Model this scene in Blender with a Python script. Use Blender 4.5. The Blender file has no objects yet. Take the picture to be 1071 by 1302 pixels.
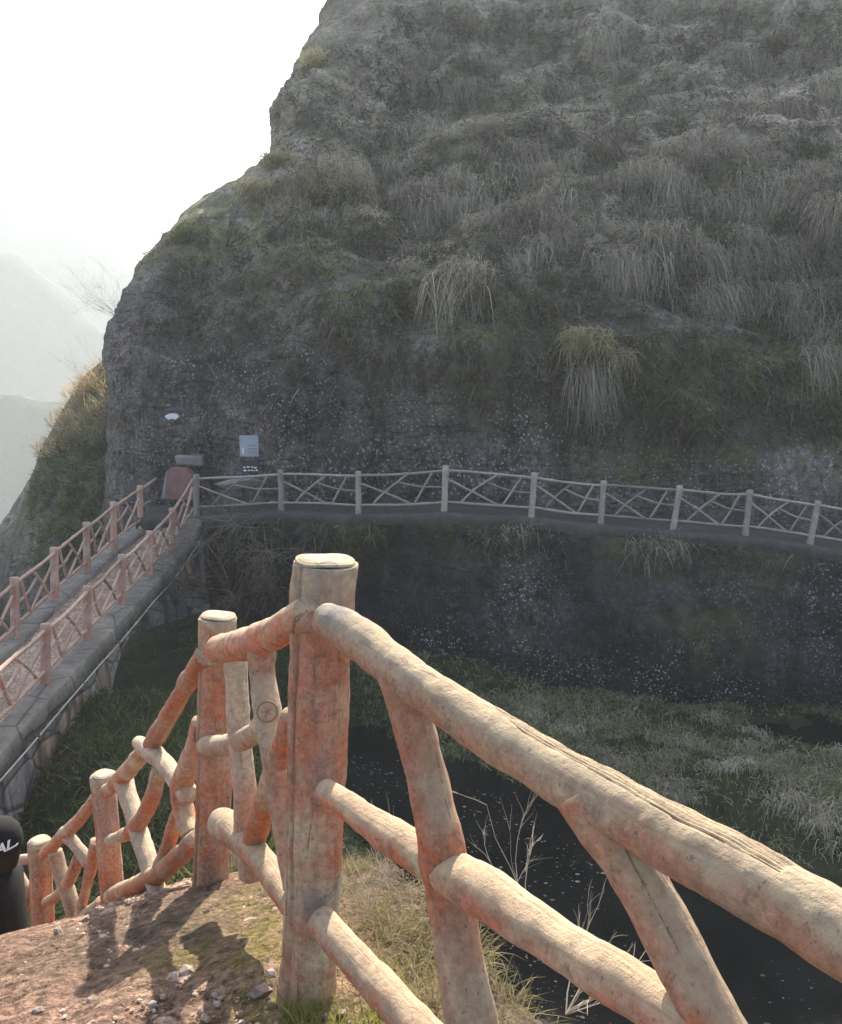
import bpy, math, random
import numpy as np
from mathutils import Vector, Matrix
from mathutils.bvhtree import BVHTree

random.seed(7)
RNG = np.random.default_rng(11)
R = math.radians
scene = bpy.context.scene
COL = scene.collection

# ------------------------------------------------------------------ camera, sky, sun, exposure
PITCH = 9.4
F = 1080.0
W0, H0 = 1071.0, 1302.0
cam_data = bpy.data.cameras.new('camera')
cam_data.sensor_fit = 'HORIZONTAL'
cam_data.sensor_width = 36.0
cam_data.lens = 36.0 * F / W0
cam_data.clip_start = 0.05
cam_data.clip_end = 6000
cam = bpy.data.objects.new('camera', cam_data)
cam.rotation_euler = (R(90 - PITCH), 0, 0)
COL.objects.link(cam)
scene.camera = cam

SUN_AZ, SUN_EL = 7.0, 38.0            # azimuth from +Y towards +X
world = bpy.data.worlds.new('World')
scene.world = world
world.use_nodes = True
nt = world.node_tree
sky = nt.nodes.new('ShaderNodeTexSky')
sky.sky_type = 'NISHITA'
sky.sun_disc = False
sky.sun_elevation = R(SUN_EL)
sky.sun_rotation = R(SUN_AZ)
sky.air_density = 1.0
sky.dust_density = 3.0
sky.ozone_density = 1.0
bg = nt.nodes['Background']
bg.inputs[1].default_value = 0.09
nt.links.new(sky.outputs[0], bg.inputs[0])

sun_data = bpy.data.lights.new('sun', 'SUN')
sun_data.energy = 4.6
sun_data.angle = R(0.6)
sun_data.color = (1.0, 0.90, 0.76)
sun = bpy.data.objects.new('sun', sun_data)
sd = Vector((math.sin(R(SUN_AZ)) * math.cos(R(SUN_EL)), math.cos(R(SUN_AZ)) * math.cos(R(SUN_EL)), math.sin(R(SUN_EL))))
sun.rotation_euler = (-sd).to_track_quat('-Z', 'Y').to_euler()
COL.objects.link(sun)

scene.view_settings.view_transform = 'Standard'
scene.view_settings.look = 'None'
scene.view_settings.gamma = 1
scene.view_settings.use_curve_mapping = False
scene.view_settings.exposure = 1.85
scene.cycles.max_bounces = 6
scene.cycles.diffuse_bounces = 3
scene.cycles.transparent_max_bounces = 8
scene.cycles.volume_bounces = 1
scene.cycles.use_denoising = True

# ------------------------------------------------------------------ helpers
CP, SP = math.cos(R(PITCH)), math.sin(R(PITCH))

def ray(u, v):
    x = (u - W0 / 2) / F
    y = -(v - H0 / 2) / F
    return Vector((x, CP + y * SP, -SP + y * CP))

def at(u, v, d):
    return ray(u, v) * d

def unit_hash(ix, iy, iz):
    n = (ix * 374761393 + iy * 668265263 + iz * 2147483647 ^ 0x5bd1e995) & 0xffffffff
    n = ((n ^ (n >> 13)) * 1274126177) & 0xffffffff
    n = ((n ^ (n >> 16)) * 2246822519) & 0xffffffff
    return ((n >> 8) & 0xffff) / 65535.0

def vnoise(p):
    p = np.asarray(p, float)
    i = np.floor(p).astype(np.int64)
    f = p - i
    f = f * f * f * (f * (f * 6 - 15) + 10)
    out = 0
    for dx in (0, 1):
        wx = f[:, 0] if dx else 1 - f[:, 0]
        for dy in (0, 1):
            wy = f[:, 1] if dy else 1 - f[:, 1]
            for dz in (0, 1):
                wz = f[:, 2] if dz else 1 - f[:, 2]
                out = out + wx * wy * wz * unit_hash(i[:, 0] + dx, i[:, 1] + dy, i[:, 2] + dz)
    return out * 2 - 1

def fbm(p, octaves=4, gain=.5):
    p = np.asarray(p, float)
    a, s = 1.0, 0
    for k in range(octaves):
        s = s + a * vnoise(p * 2 ** k + 17.3 * k)
        a *= gain
    return s

def smooth(a, b, x):
    t = np.clip((np.asarray(x, float) - a) / (b - a), 0, 1)
    return t * t * (3 - 2 * t)

def tag(o, label=None, cat=None, group=None, kind=None):
    if label: o['label'] = label
    if cat: o['category'] = cat
    if group: o['group'] = group
    if kind: o['kind'] = kind
    return o

def empty(name, loc=(0, 0, 0), rz=0.0):
    o = bpy.data.objects.new(name, None)
    o.empty_display_size = .1
    o.location = loc
    o.rotation_euler.z = rz
    COL.objects.link(o)
    return o

def mesh_obj(name, V, Fc, mat, parent=None, uv=None, flat=False, attrs=None):
    """V in world coordinates (parents are unrotated empties; the offset is taken out)."""
    V = np.asarray(V, float)
    if parent is not None and parent.get('_o') is not None:
        pass
    off = np.zeros(3)
    if parent is not None:
        p = parent
        while p is not None:
            off += np.array(p.location)
            p = p.parent
    V = V - off
    me = bpy.data.meshes.new(name)
    me.from_pydata(V.tolist(), [], Fc if isinstance(Fc, list) else Fc.tolist())
    if not flat:
        me.polygons.foreach_set('use_smooth', [True] * len(me.polygons))
    if uv is not None:
        lay = me.uv_layers.new(name='UVMap')
        n = len(me.loops)
        li = np.empty(n, np.int32)
        me.loops.foreach_get('vertex_index', li)
        if callable(uv):
            data = uv(me, li)
        else:
            data = np.asarray(uv)[li]
        lay.data.foreach_set('uv', np.asarray(data, np.float32).ravel())
    if attrs:
        for k, a in attrs.items():
            at_ = me.attributes.new(k, 'FLOAT', 'POINT')
            at_.data.foreach_set('value', np.asarray(a, np.float32))
    me.update()
    if mat is not None:
        me.materials.append(mat)
    o = bpy.data.objects.new(name, me)
    COL.objects.link(o)
    if parent is not None:
        o.parent = parent
    return o

def grid_faces(nr, nc, wrap=False):
    r = np.arange(nr - 1)[:, None]
    c = np.arange(nc if wrap else nc - 1)[None, :]
    c2 = (c + 1) % nc
    a = r * nc + c
    b = r * nc + c2
    d = (r + 1) * nc + c
    e = (r + 1) * nc + c2
    return np.stack([a, b, e, d], -1).reshape(-1, 4)

def catmull(P, t):
    P = np.asarray(P, float)
    n = len(P)
    if n == 2:
        return P[0] + (P[1] - P[0]) * np.asarray(t)[:, None]
    Q = np.vstack([2 * P[0] - P[1], P, 2 * P[-1] - P[-2]])
    s = np.clip(np.asarray(t) * (n - 1), 0, n - 1 - 1e-9)
    i = s.astype(int)
    f = (s - i)[:, None]
    a, b, c, d = Q[i], Q[i + 1], Q[i + 2], Q[i + 3]
    return .5 * (2 * b + (c - a) * f + (2 * a - 5 * b + 4 * c - d) * f * f + (3 * b - a - 3 * c + d) * f ** 3)

def tube_geo(P, rad, sides=16, step=.04, lump=.0, seed=0, lobes=0., capr=.35, fn=None):
    """Swept round bar. Returns verts, faces, uvs (metres) with rounded end caps."""
    P = np.asarray([tuple(p) for p in P], float)
    rad = np.asarray(rad, float) if np.ndim(rad) else np.full(len(P), float(rad))
    L0 = np.linalg.norm(np.diff(P, axis=0), axis=1).sum()
    m = max(3, int(L0 / step) + 1)
    t = np.linspace(0, 1, m)
    C = catmull(P, t)
    rr = np.interp(t, np.linspace(0, 1, len(rad)), rad)
    T = np.gradient(C, axis=0)
    T /= np.linalg.norm(T, axis=1)[:, None]
    arc = np.concatenate([[0], np.cumsum(np.linalg.norm(np.diff(C, axis=0), axis=1))])
    ref = np.array([0, 0, 1.]) if abs(T[0][2]) < .9 else np.array([1., 0, 0])
    N = np.zeros_like(C)
    n0 = np.cross(np.cross(T[0], ref), T[0])
    N[0] = n0 / np.linalg.norm(n0)
    for i in range(1, m):
        n = N[i - 1] - T[i] * np.dot(N[i - 1], T[i])
        N[i] = n / np.linalg.norm(n)
    B = np.cross(T, N)
    # rings: end caps added as extra rings at each end
    caps = [(.0, 0.), (.5, .55), (.82, .86), (.96, 1.0)] if capr > 0 else []
    ringC, ringR, ringN, ringB, ringA = [], [], [], [], []
    for f, h in caps[:-1]:
        ringC.append(C[0] - T[0] * rr[0] * capr * (1 - h)); ringR.append(rr[0] * max(f, .001)); ringN.append(N[0]); ringB.append(B[0]); ringA.append(-rr[0] * (1 - f))
    for i in range(m):
        ringC.append(C[i]); ringR.append(rr[i]); ringN.append(N[i]); ringB.append(B[i]); ringA.append(arc[i])
    for f, h in reversed(caps[:-1]):
        ringC.append(C[-1] + T[-1] * rr[-1] * capr * (1 - h)); ringR.append(rr[-1] * max(f, .001)); ringN.append(N[-1]); ringB.append(B[-1]); ringA.append(arc[-1] + rr[-1] * (1 - f))
    ringC, ringN, ringB = map(np.array, (ringC, ringN, ringB))
    ringR, ringA = np.array(ringR), np.array(ringA)
    th = np.linspace(0, 2 * math.pi, sides, endpoint=False)
    dirs = ringN[:, None, :] * np.cos(th)[None, :, None] + ringB[:, None, :] * np.sin(th)[None, :, None]
    rad2 = ringR[:, None] * np.ones(sides)[None, :]
    if lobes:
        rad2 = rad2 * (1 + lobes * np.cos(2 * th + seed)[None, :] + lobes * .6 * np.cos(3 * th + 2.1 * seed)[None, :])
    if fn is not None:
        rad2 = rad2 + fn(ringA[:, None] * np.ones(sides)[None, :], th[None, :] * np.ones(len(ringA))[:, None]) * (ringR / max(rr.max(), 1e-6))[:, None]
    Vt = ringC[:, None, :] + dirs * rad2[:, :, None]
    Vt = Vt.reshape(-1, 3)
    if lump:
        d = dirs.reshape(-1, 3)
        k = fbm(Vt * 7 + seed * 5.1, 3) * lump + fbm(Vt * 38 + seed, 2) * lump * .22
        Vt = Vt + d * (k * (ringR / max(rr.max(), 1e-6)).repeat(sides))[:, None]
    Fc = grid_faces(len(ringC), sides, True)
    uv_u = (th / (2 * math.pi) * 2 * math.pi * rr.mean())[None, :] * np.ones(len(ringA))[:, None]
    uvs = np.stack([uv_u, ringA[:, None] * np.ones(sides)[None, :]], -1).reshape(-1, 2)
    return Vt, Fc, uvs

def tube(name, P, rad, mat, parent=None, attrs=None, **kw):
    Vt, Fc, uvs = tube_geo(P, rad, **kw)
    if attrs is not None:
        attrs = {k: f(Vt) for k, f in attrs.items()}
    return mesh_obj(name, Vt, Fc, mat, parent, uv=uvs, attrs=attrs)

class MB:
    def __init__(self): self.V, self.F, self.n = [], [], 0
    def add(self, V, Fc):
        V = np.asarray(V, float)
        Fc = Fc.tolist() if not isinstance(Fc, list) else Fc
        self.V.append(V); self.F += [[i + self.n for i in f] for f in Fc]; self.n += len(V)
        return self
    def build(self, name, mat, parent=None, flat=False): return mesh_obj(name, np.vstack(self.V), self.F, mat, parent, flat=flat)

def box_geo(c, s, rz=0.0, bev=.012, rx=0.0):
    """bevelled box (chamfered corners), centre c, full size s"""
    hx, hy, hz = [k / 2 for k in s]
    b = min(bev, hx * .4, hy * .4, hz * .4)
    V = []
    for (ax, ay, az) in ((b, b, 0), (b, 0, b), (0, b, b)):
        for sx in (-1, 1):
            for sy in (-1, 1):
                for sz in (-1, 1):
                    V.append((sx * (hx - ax), sy * (hy - ay), sz * (hz - az)))
    import bmesh
    bm = bmesh.new()
    for v in V: bm.verts.new(v)
    bmesh.ops.convex_hull(bm, input=bm.verts)
    bm.verts.index_update()
    M = Matrix.Translation(c) @ Matrix.Rotation(rz, 4, 'Z') @ Matrix.Rotation(rx, 4, 'X')
    Vv = [tuple(M @ v.co) for v in bm.verts]
    Fc = [[v.index for v in f.verts] for f in bm.faces]
    bm.free()
    return Vv, Fc

def tps(points):
    P = np.asarray(points, float)
    xy, z = P[:, :2], P[:, 2]
    n = len(P)
    d = np.linalg.norm(xy[:, None] - xy[None], axis=2)
    K = np.where(d > 0, d * d * np.log(d + 1e-12), 0) + np.eye(n) * .03
    A = np.zeros((n + 3, n + 3))
    A[:n, :n] = K; A[:n, n] = 1; A[:n, n + 1:] = xy; A[n, :n] = 1; A[n + 1:, :n] = xy.T
    w = np.linalg.solve(A, np.concatenate([z, [0, 0, 0]]))
    def f(q):
        q = np.asarray(q, float)
        out = np.zeros(len(q))
        for s in range(0, len(q), 20000):
            e = q[s:s + 20000]
            dd = np.linalg.norm(e[:, None] - xy[None], axis=2)
            out[s:s + 20000] = np.where(dd > 0, dd * dd * np.log(dd + 1e-12), 0) @ w[:n] + w[n] + e @ w[n + 1:]
        return out
    return f

# ------------------------------------------------------------------ materials
class Mat:
    def __init__(self, name, rough=.85, spec=.3):
        self.m = bpy.data.materials.new(name)
        self.m.use_nodes = True
        self.t = self.m.node_tree
        self.b = self.t.nodes['Principled BSDF']
        self.b.inputs['Roughness'].default_value = rough
        self.b.inputs['Specular IOR Level'].default_value = spec
    def n(self, typ, **kw):
        x = self.t.nodes.new('ShaderNode' + typ)
        for k, v in kw.items():
            if isinstance(k, str) and hasattr(x, k): setattr(x, k, v)
        return x
    def l(self, a, b): self.t.links.new(a, b)
    def coord(self, scale=(1, 1, 1), kind='Object'):
        c = self.n('TexCoord'); mp = self.n('Mapping')
        mp.inputs['Scale'].default_value = scale
        self.l(c.outputs[kind], mp.inputs['Vector'])
        return mp.outputs[0]
    def noise(self, vec, scale, detail=5, rough=.55, dist=0.):
        x = self.n('TexNoise')
        x.inputs['Scale'].default_value = scale; x.inputs['Detail'].default_value = detail
        x.inputs['Roughness'].default_value = rough; x.inputs['Distortion'].default_value = dist
        self.l(vec, x.inputs['Vector'])
        return x.outputs['Fac']
    def voro(self, vec, scale, out='Distance', feature='F1', rand=1.0):
        x = self.n('TexVoronoi'); x.feature = feature
        x.inputs['Scale'].default_value = scale; x.inputs['Randomness'].default_value = rand
        self.l(vec, x.inputs['Vector'])
        return x.outputs[out]
    def ramp(self, fac, stops, mode='LINEAR'):
        x = self.n('ValToRGB'); x.color_ramp.interpolation = mode
        e = x.color_ramp.elements
        while len(e) < len(stops): e.new(.5)
        for el, (p, c) in zip(e, stops):
            el.position = p
            el.color = (c, c, c, 1) if not hasattr(c, '__len__') else (*c, 1)
        self.l(fac, x.inputs[0])
        return x.outputs[0]
    def mix(self, fac, a, b, mode='MIX'):
        x = self.n('Mix'); x.data_type = 'RGBA'; x.blend_type = mode
        for s, k in ((fac, 0), (a, 6), (b, 7)):
            if hasattr(s, 'links'): self.l(s, x.inputs[k])
            elif hasattr(s, '__len__'): x.inputs[k].default_value = (*s, 1)
            else: x.inputs[k].default_value = s
        return x.outputs[2]
    def math(self, op, a, b=None, clamp=False):
        x = self.n('Math'); x.operation = op; x.use_clamp = clamp
        for s, k in ((a, 0), (b, 1)):
            if s is None: continue
            if hasattr(s, 'links'): self.l(s, x.inputs[k])
            else: x.inputs[k].default_value = s
        return x.outputs[0]
    def attr(self, name):
        x = self.n('Attribute'); x.attribute_name = name
        return x.outputs['Fac']
    def color(self, s):
        if hasattr(s, 'links'): self.l(s, self.b.inputs['Base Color'])
        else: self.b.inputs['Base Color'].default_value = (*s, 1)
    def bump(self, h, strength=.5, dist=.02, prev=None):
        x = self.n('Bump'); x.inputs['Strength'].default_value = strength; x.inputs['Distance'].default_value = dist
        self.l(h, x.inputs['Height'])
        if prev is not None: self.l(prev, x.inputs['Normal'])
        self.l(x.outputs[0], self.b.inputs['Normal'])
        return x.outputs[0]

def plain(name, col, rough=.7, var=.25, scale=8, bump=0.0):
    m = Mat(name, rough)
    v = m.coord()
    n = m.noise(v, scale, 6)
    lo = tuple(c * (1 - var) for c in col); hi = tuple(min(1, c * (1 + var)) for c in col)
    m.color(m.ramp(n, [(.3, lo), (.7, hi)]))
    if bump: m.bump(m.noise(v, scale * 6, 4), .5, bump)
    return m.m

def fence_mat(name, orange, pink, cream, grey, wear=.8, fine=1.0, stain=False, tone=.22):
    m = Mat(name, .88, .25)
    v = m.coord()
    oi = m.n('ObjectInfo')
    add = m.n('VectorMath'); add.operation = 'ADD'
    sc = m.n('VectorMath'); sc.operation = 'SCALE'
    cb = m.n('CombineXYZ')
    m.l(oi.outputs['Random'], cb.inputs[0]); m.l(oi.outputs['Random'], cb.inputs[1])
    m.l(cb.outputs[0], sc.inputs[0]); sc.inputs['Scale'].default_value = 37.0
    m.l(v, add.inputs[0]); m.l(sc.outputs[0], add.inputs[1])
    q = add.outputs[0]
    big = m.noise(q, 3.2 * fine, 5, .6)
    c = m.ramp(big, [(.30, pink), (.45, orange), (.55, pink), (.68, cream)])
    # greyed, worn patches, some with crisp edges where the paint has flaked
    g = m.ramp(m.noise(q, 7 * fine, 8, .72, .8), [(.50, 0.), (.58, 1.)])
    c = m.mix(m.math('MULTIPLY', g, .45), c, m.mix(m.noise(q, 40 * fine, 4, .7), grey, cream))
    fk = m.ramp(m.noise(q, 17 * fine, 8, .75, .5), [(.585, 0.), (.615, 1.)])
    c = m.mix(m.math('MULTIPLY', fk, .55), c, tuple(k * .55 for k in grey))
    vs = m.noise(m.coord((26 * fine, 2.2 * fine, 1), 'UV'), 1.0, 6, .65, .3)
    c = m.mix(.55, c, m.mix(1.0, c, m.ramp(vs, [(.30, .55), (.5, 1.), (.72, 1.35)]), 'MULTIPLY'))
    fine_m = m.noise(q, 48 * fine, 6, .75)
    c = m.mix(.8, c, m.mix(1.0, c, m.ramp(fine_m, [(.32, .55), (.5, 1.), (.68, 1.4)]), 'MULTIPLY'))
    # worn paint on the upper side, broken up by noise
    geo = m.n('NewGeometry'); sep = m.n('SeparateXYZ'); m.l(geo.outputs['Normal'], sep.inputs[0])
    up = m.math('ADD', sep.outputs[2], m.math('MULTIPLY', m.math('SUBTRACT', m.noise(q, 6 * fine, 6, .7), .5), 1.6))
    wr = m.ramp(up, [(.10, 0.), (.62, wear)])
    wc = m.mix(m.ramp(m.noise(q, 22 * fine, 5, .7), [(.42, 0.), (.62, .75)]), cream, (cream[0] * .62, cream[1] * .62, cream[2] * .66))
    c = m.mix(wr, c, wc)
    # bark lines along the bar
    uvv = m.coord((30 * fine, 1.6 * fine, 1), 'UV')
    bark = m.noise(uvv, 1.0, 5, .6, .4)
    c = m.mix(m.ramp(bark, [(.30, .38), (.40, 0.)]), c, tuple(k * .45 for k in orange))
    hv = m.n('HueSaturation'); m.l(c, hv.inputs['Color'])
    m.l(m.math('ADD', m.math('MULTIPLY', oi.outputs['Random'], tone), 1 - tone / 2), hv.inputs['Value'])
    c = hv.outputs[0]
    if stain:
        ce = m.voro(m.coord((7, 2.2, 1), 'UV'), 1.0, 'Distance', 'DISTANCE_TO_EDGE')
        cd = m.math('ADD', ce, m.math('MULTIPLY', m.math('SUBTRACT', m.noise(q, 30, 5, .7), .5), .10))
        ck = m.math('MULTIPLY', m.ramp(m.math('ABSOLUTE', cd), [(.0, .9), (.012, 0.)]), m.ramp(m.noise(q, 4, 3), [(.50, 0.), (.60, 1.)]))
        c = m.mix(ck, c, (.07, .05, .04))
    # small dark pores and pale flecks
    sp = m.noise(q, 95 * fine, 3, .6)
    c = m.mix(m.ramp(sp, [(.30, .55), (.38, 0.)]), c, (.09, .07, .06))
    c = m.mix(m.ramp(sp, [(.64, 0.), (.74, .5)]), c, tuple(min(1, k * 1.25) for k in cream))
    if stain:
        s = m.attr('stain')
        sm = m.math('MULTIPLY', s, m.ramp(m.noise(q, 26, 5, .7), [(.30, .25), (.6, 1.)]))
        c = m.mix(m.math('MULTIPLY', m.attr('groove'), .85), c, (.13, .095, .065))
        wt = m.math('MULTIPLY', m.attr('worn'), m.ramp(m.noise(q, 18, 6, .7), [(.36, .25), (.56, 1.)]))
        c = m.mix(wt, c, m.mix(m.ramp(m.noise(q, 30, 4), [(.4, 0.), (.6, .7)]), cream, grey))
        c = m.mix(sm, c, (.16, .165, .18))
        mo = m.math('MULTIPLY', m.attr('moss'), m.ramp(m.noise(q, 14, 5, .7), [(.42, 0.), (.6, 1.)]))
        c = m.mix(mo, c, (.17, .17, .045))
    m.color(c)
    b1 = m.bump(bark, .55, .012 / fine)
    b2 = m.bump(m.noise(q, 60 * fine, 6, .75), .8, .008 / fine, b1)
    m.bump(m.ramp(m.voro(q, 30 * fine), [(0., 0.), (.25, 1.)]), .22, .003 / fine, b2)
    return m.m

M_NEAR = fence_mat('painted_concrete_log', (.46, .150, .075), (.42, .21, .135), (.48, .375, .25), (.25, .215, .19), .85, 1.0, True)
M_NEARTAN = fence_mat('tan_concrete_log', (.42, .205, .13), (.41, .26, .175), (.47, .375, .25), (.25, .22, .185), .9, 1.0, True)
M_NEARPALE = fence_mat('pale_concrete_log', (.43, .23, .15), (.46, .31, .225), (.51, .41, .29), (.29, .245, .215), .9, 1.0)
M_BRIDGEF = fence_mat('pink_concrete_log', (.42, .21, .155), (.44, .28, .23), (.52, .40, .31), (.33, .28, .26), .6, 1.0, False, .4)
M_WALKF = fence_mat('grey_concrete_log', (.29, .25, .215), (.325, .285, .25), (.39, .355, .315), (.25, .23, .21), .5, 1.0, False, .55)

def cut_mat():
    m = Mat('cut_log_end', .9)
    v = m.coord()
    n = m.noise(v, 14, 6, .7)
    c = m.ramp(n, [(.3, (.30, .225, .15)), (.5, (.42, .33, .225)), (.7, (.48, .40, .29))])
    c = m.mix(m.ramp(m.noise(v, 5, 4), [(.52, 0.), (.64, .5)]), c, (.35, .31, .27))
    cr = m.voro(v, 9, 'Distance', 'DISTANCE_TO_EDGE')
    c = m.mix(m.ramp(cr, [(.0, .8), (.018, 0.)]), c, (.12, .09, .07))
    m.color(c)
    m.bump(m.noise(v, 70, 4), .5, .004)
    return m.m
M_CUT = cut_mat()
M_GROOVE = plain('dark_groove', (.24, .16, .11), .9)

def rock_mat(name, dark, light, speck_col=(.50, .49, .47), fine=1.0):
    m = Mat(name, .92, .2)
    v = m.coord()
    big = m.noise(v, .28, 9, .62, .5)
    c = m.ramp(big, [(.34, dark), (.52, tuple((a + b) / 2 for a, b in zip(dark, light))), (.68, light)])
    st = m.noise(m.coord((1.1, 1.1, .13)), 1.0, 7, .6, .7)
    c = m.mix(m.ramp(st, [(.36, .62), (.52, 0.)]), c, tuple(k * .45 for k in dark))
    c = m.mix(m.ramp(m.noise(m.coord((1.4, 1.4, .3)), 1.3, 7, .65), [(.55, 0.), (.70, .45)]), c, (.13, .105, .115))
    # fractures along the bedding and a few steep joints
    fr = m.noise(m.coord((.22, .22, 1.5)), 1.0, 7, .6, .5)
    fa = m.math('ABSOLUTE', m.math('SUBTRACT', fr, .5))
    c = m.mix(m.ramp(fa, [(.0, .85), (.016, 0.)]), c, tuple(k * .25 for k in dark))
    fj = m.noise(m.coord((.8, .8, .18)), 1.0, 6, .6, .6)
    fb_ = m.math('ABSOLUTE', m.math('SUBTRACT', fj, .52))
    c = m.mix(m.ramp(fb_, [(.0, .7), (.010, 0.)]), c, tuple(k * .3 for k in dark))
    c = m.mix(m.ramp(m.noise(m.coord((1.9, 1.9, .16)), 1.0, 6, .65, .5), [(.58, 0.), (.70, .5)]), c, tuple(min(1, k * 1.35) for k in light))
    # conglomerate pebbles
    pv = m.voro(v, 5.5 * fine, 'Color')
    c = m.mix(.35, c, m.mix(1.0, c, m.ramp(pv, [(.2, .45), (.8, 1.9)]), 'MULTIPLY'))
    fine_n = m.noise(v, 9 * fine, 6, .7)
    c = m.mix(.75, c, m.mix(1.0, c, m.ramp(fine_n, [(.32, .3), (.68, 1.85)]), 'MULTIPLY'))
    # moss and rusty plants film
    mo = m.attr('moss')
    mm = m.math('MULTIPLY', mo, m.ramp(m.noise(v, 1.6, 8, .7), [(.36, 0.), (.58, 1.)]))
    mc = m.ramp(m.noise(v, 5, 5), [(.35, (.080, .092, .030)), (.55, (.16, .18, .05)), (.7, (.22, .20, .085))])
    c = m.mix(mm, c, mc)
    # pale bare rock
    pa = m.math('MULTIPLY', m.attr('pale'), m.ramp(m.noise(v, 2.2, 7, .75, .6), [(.42, 0.), (.60, 1.)]))
    c = m.mix(pa, c, m.ramp(m.noise(v, 7, 5), [(.35, (.20, .16, .145)), (.65, (.40, .36, .34))]))
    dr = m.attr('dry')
    c = m.mix(dr, c, m.mix(1.0, c, (2.0, 1.9, 1.8), 'MULTIPLY'))  # glare painted into the colour: rock paler with height, wet rock below stays dark
    # lichen flecks
    sk = m.voro(v, 9.5 * fine)
    cl = m.ramp(m.noise(v, 1.1, 6, .7), [(.40, 0.), (.54, 1.)])
    thr = m.math('MULTIPLY', m.math('MULTIPLY', m.attr('speck'), cl), m.ramp(m.noise(v, 14, 3), [(.42, 0.), (.60, 1.)]))
    fl = m.math('MULTIPLY', thr, m.ramp(sk, [(.24, 1.), (.38, 0.)]))
    c = m.mix(fl, c, speck_col)
    m.color(c)
    b1 = m.bump(m.noise(v, 2.2, 8, .65), .8, .35)
    b2 = m.bump(m.noise(v, 12 * fine, 6, .7), .75, .06, b1)
    m.bump(pv, .3, .03, b2)
    return m.m
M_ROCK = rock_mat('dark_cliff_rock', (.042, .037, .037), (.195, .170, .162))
M_ROCKLOW = rock_mat('slate_cliff_rock', (.016, .016, .019), (.054, .051, .055), (.66, .65, .63), 1.35)  # rock wall below the walkway, its own dark slate tone

def ground_mat():
    m = Mat('sandy_rubble', .95, .15)
    v = m.coord()
    a = m.noise(v, 2.4, 8, .65)
    c = m.ramp(a, [(.32, (.33, .20, .145)), (.5, (.46, .295, .215)), (.68, (.56, .39, .285))])
    c = m.mix(m.ramp(m.noise(v, 26, 8, .8), [(.42, .95), (.56, 0.)]), c, (.13, .085, .065))
    c = m.mix(m.ramp(m.noise(v, 55, 6, .75), [(.56, 0.), (.66, .7)]), c, (.56, .42, .33))
    pe = m.voro(v, 42, 'Color')
    c = m.mix(.5, c, m.mix(1.0, c, m.ramp(pe, [(.2, .5), (.8, 1.6)]), 'MULTIPLY'))
    mo = m.math('MULTIPLY', m.attr('moss'), m.ramp(m.noise(v, 11, 7, .7), [(.38, 0.), (.50, 1.)]))
    c = m.mix(mo, c, m.ramp(m.noise(v, 40, 4), [(.35, (.12, .115, .02)), (.65, (.32, .28, .05))]))
    so = m.math('MULTIPLY', m.attr('soil'), m.ramp(m.noise(v, 6, 7, .7), [(.38, .4), (.6, 1.)]))
    c = m.mix(so, c, m.ramp(m.noise(v, 20, 5), [(.35, (.06, .05, .04)), (.65, (.15, .12, .085))]))
    m.color(c)
    b1 = m.bump(m.noise(v, 18, 9, .75), 1.0, .05)
    b2 = m.bump(m.ramp(m.voro(v, 38), [(0, 1.), (.5, 0.)]), .8, .018, b1)
    m.bump(m.ramp(m.voro(v, 95), [(0, 1.), (.5, 0.)]), .6, .007, b2)
    return m.m
M_GROUND = ground_mat()

def soil_mat():
    m = Mat('damp_weedy_soil', .95, .1)
    v = m.coord()
    c = m.ramp(m.noise(v, 1.5, 8, .7), [(.35, (.022, .026, .014)), (.55, (.045, .055, .024)), (.7, (.07, .066, .04))])
    m.color(c)
    m.bump(m.noise(v, 6, 7, .7), 1.0, .15)
    return m.m
M_SOIL = soil_mat()

def blade_mat(name, cols, trans=.35, rough=.8):
    m = Mat(name, rough)
    t = m.t
    g = m.n('NewGeometry')
    n = len(cols)
    c = m.ramp(g.outputs['Random Per Island'], [(i / max(1, n - 1), k) for i, k in enumerate(cols)])
    oi = m.n('ObjectInfo')
    hs = m.n('HueSaturation')
    m.l(c, hs.inputs['Color'])
    m.l(m.math('ADD', m.math('MULTIPLY', oi.outputs['Random'], .5), .75), hs.inputs['Value'])
    c = hs.outputs[0]
    d = m.n('BsdfDiffuse'); tr = m.n('BsdfTranslucent'); mx = m.n('MixShader')
    m.l(c, d.inputs[0]); m.l(c, tr.inputs[0])
    mx.inputs[0].default_value = trans
    m.l(d.outputs[0], mx.inputs[1]); m.l(tr.outputs[0], mx.inputs[2])
    m.l(mx.outputs[0], t.nodes['Material Output'].inputs['Surface'])
    return m.m
M_TUFT = blade_mat('dry_hanging_grass', [(.32, .28, .215), (.46, .41, .32), (.36, .32, .25), (.56, .51, .41), (.27, .25, .18)])
M_STRAW = blade_mat('straw_grass', [(0.420, 0.378, 0.224), (0.588, 0.532, 0.336), (0.504, 0.420, 0.266), (0.336, 0.336, 0.168)], .4)
M_CLIFFG = blade_mat('cliff_weeds', [(.040, .046, .025), (.08, .08, .046), (.14, .125, .09), (.055, .06, .03), (.24, .215, .165), (.10, .09, .06)])
M_BANKG = blade_mat('bank_grass', [(0.104, 0.127, 0.052), (0.195, 0.221, 0.098), (0.312, 0.293, 0.182), (0.143, 0.176, 0.065), (0.468, 0.436, 0.312), (0.091, 0.104, 0.046)])
M_SLOPEG = blade_mat('gully_weeds', [(0.048, 0.071, 0.027), (0.085, 0.119, 0.041), (0.068, 0.093, 0.034), (0.145, 0.162, 0.068), (0.221, 0.196, 0.128)])
M_NEARG = blade_mat('near_dry_grass', [(.30, .25, .14), (.42, .36, .21), (.24, .24, .09), (.36, .29, .17), (.48, .41, .26)], .35)
M_GREENG = blade_mat('near_green_grass', [(.14, .17, .035), (.22, .23, .06), (.30, .27, .10)], .4)
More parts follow.
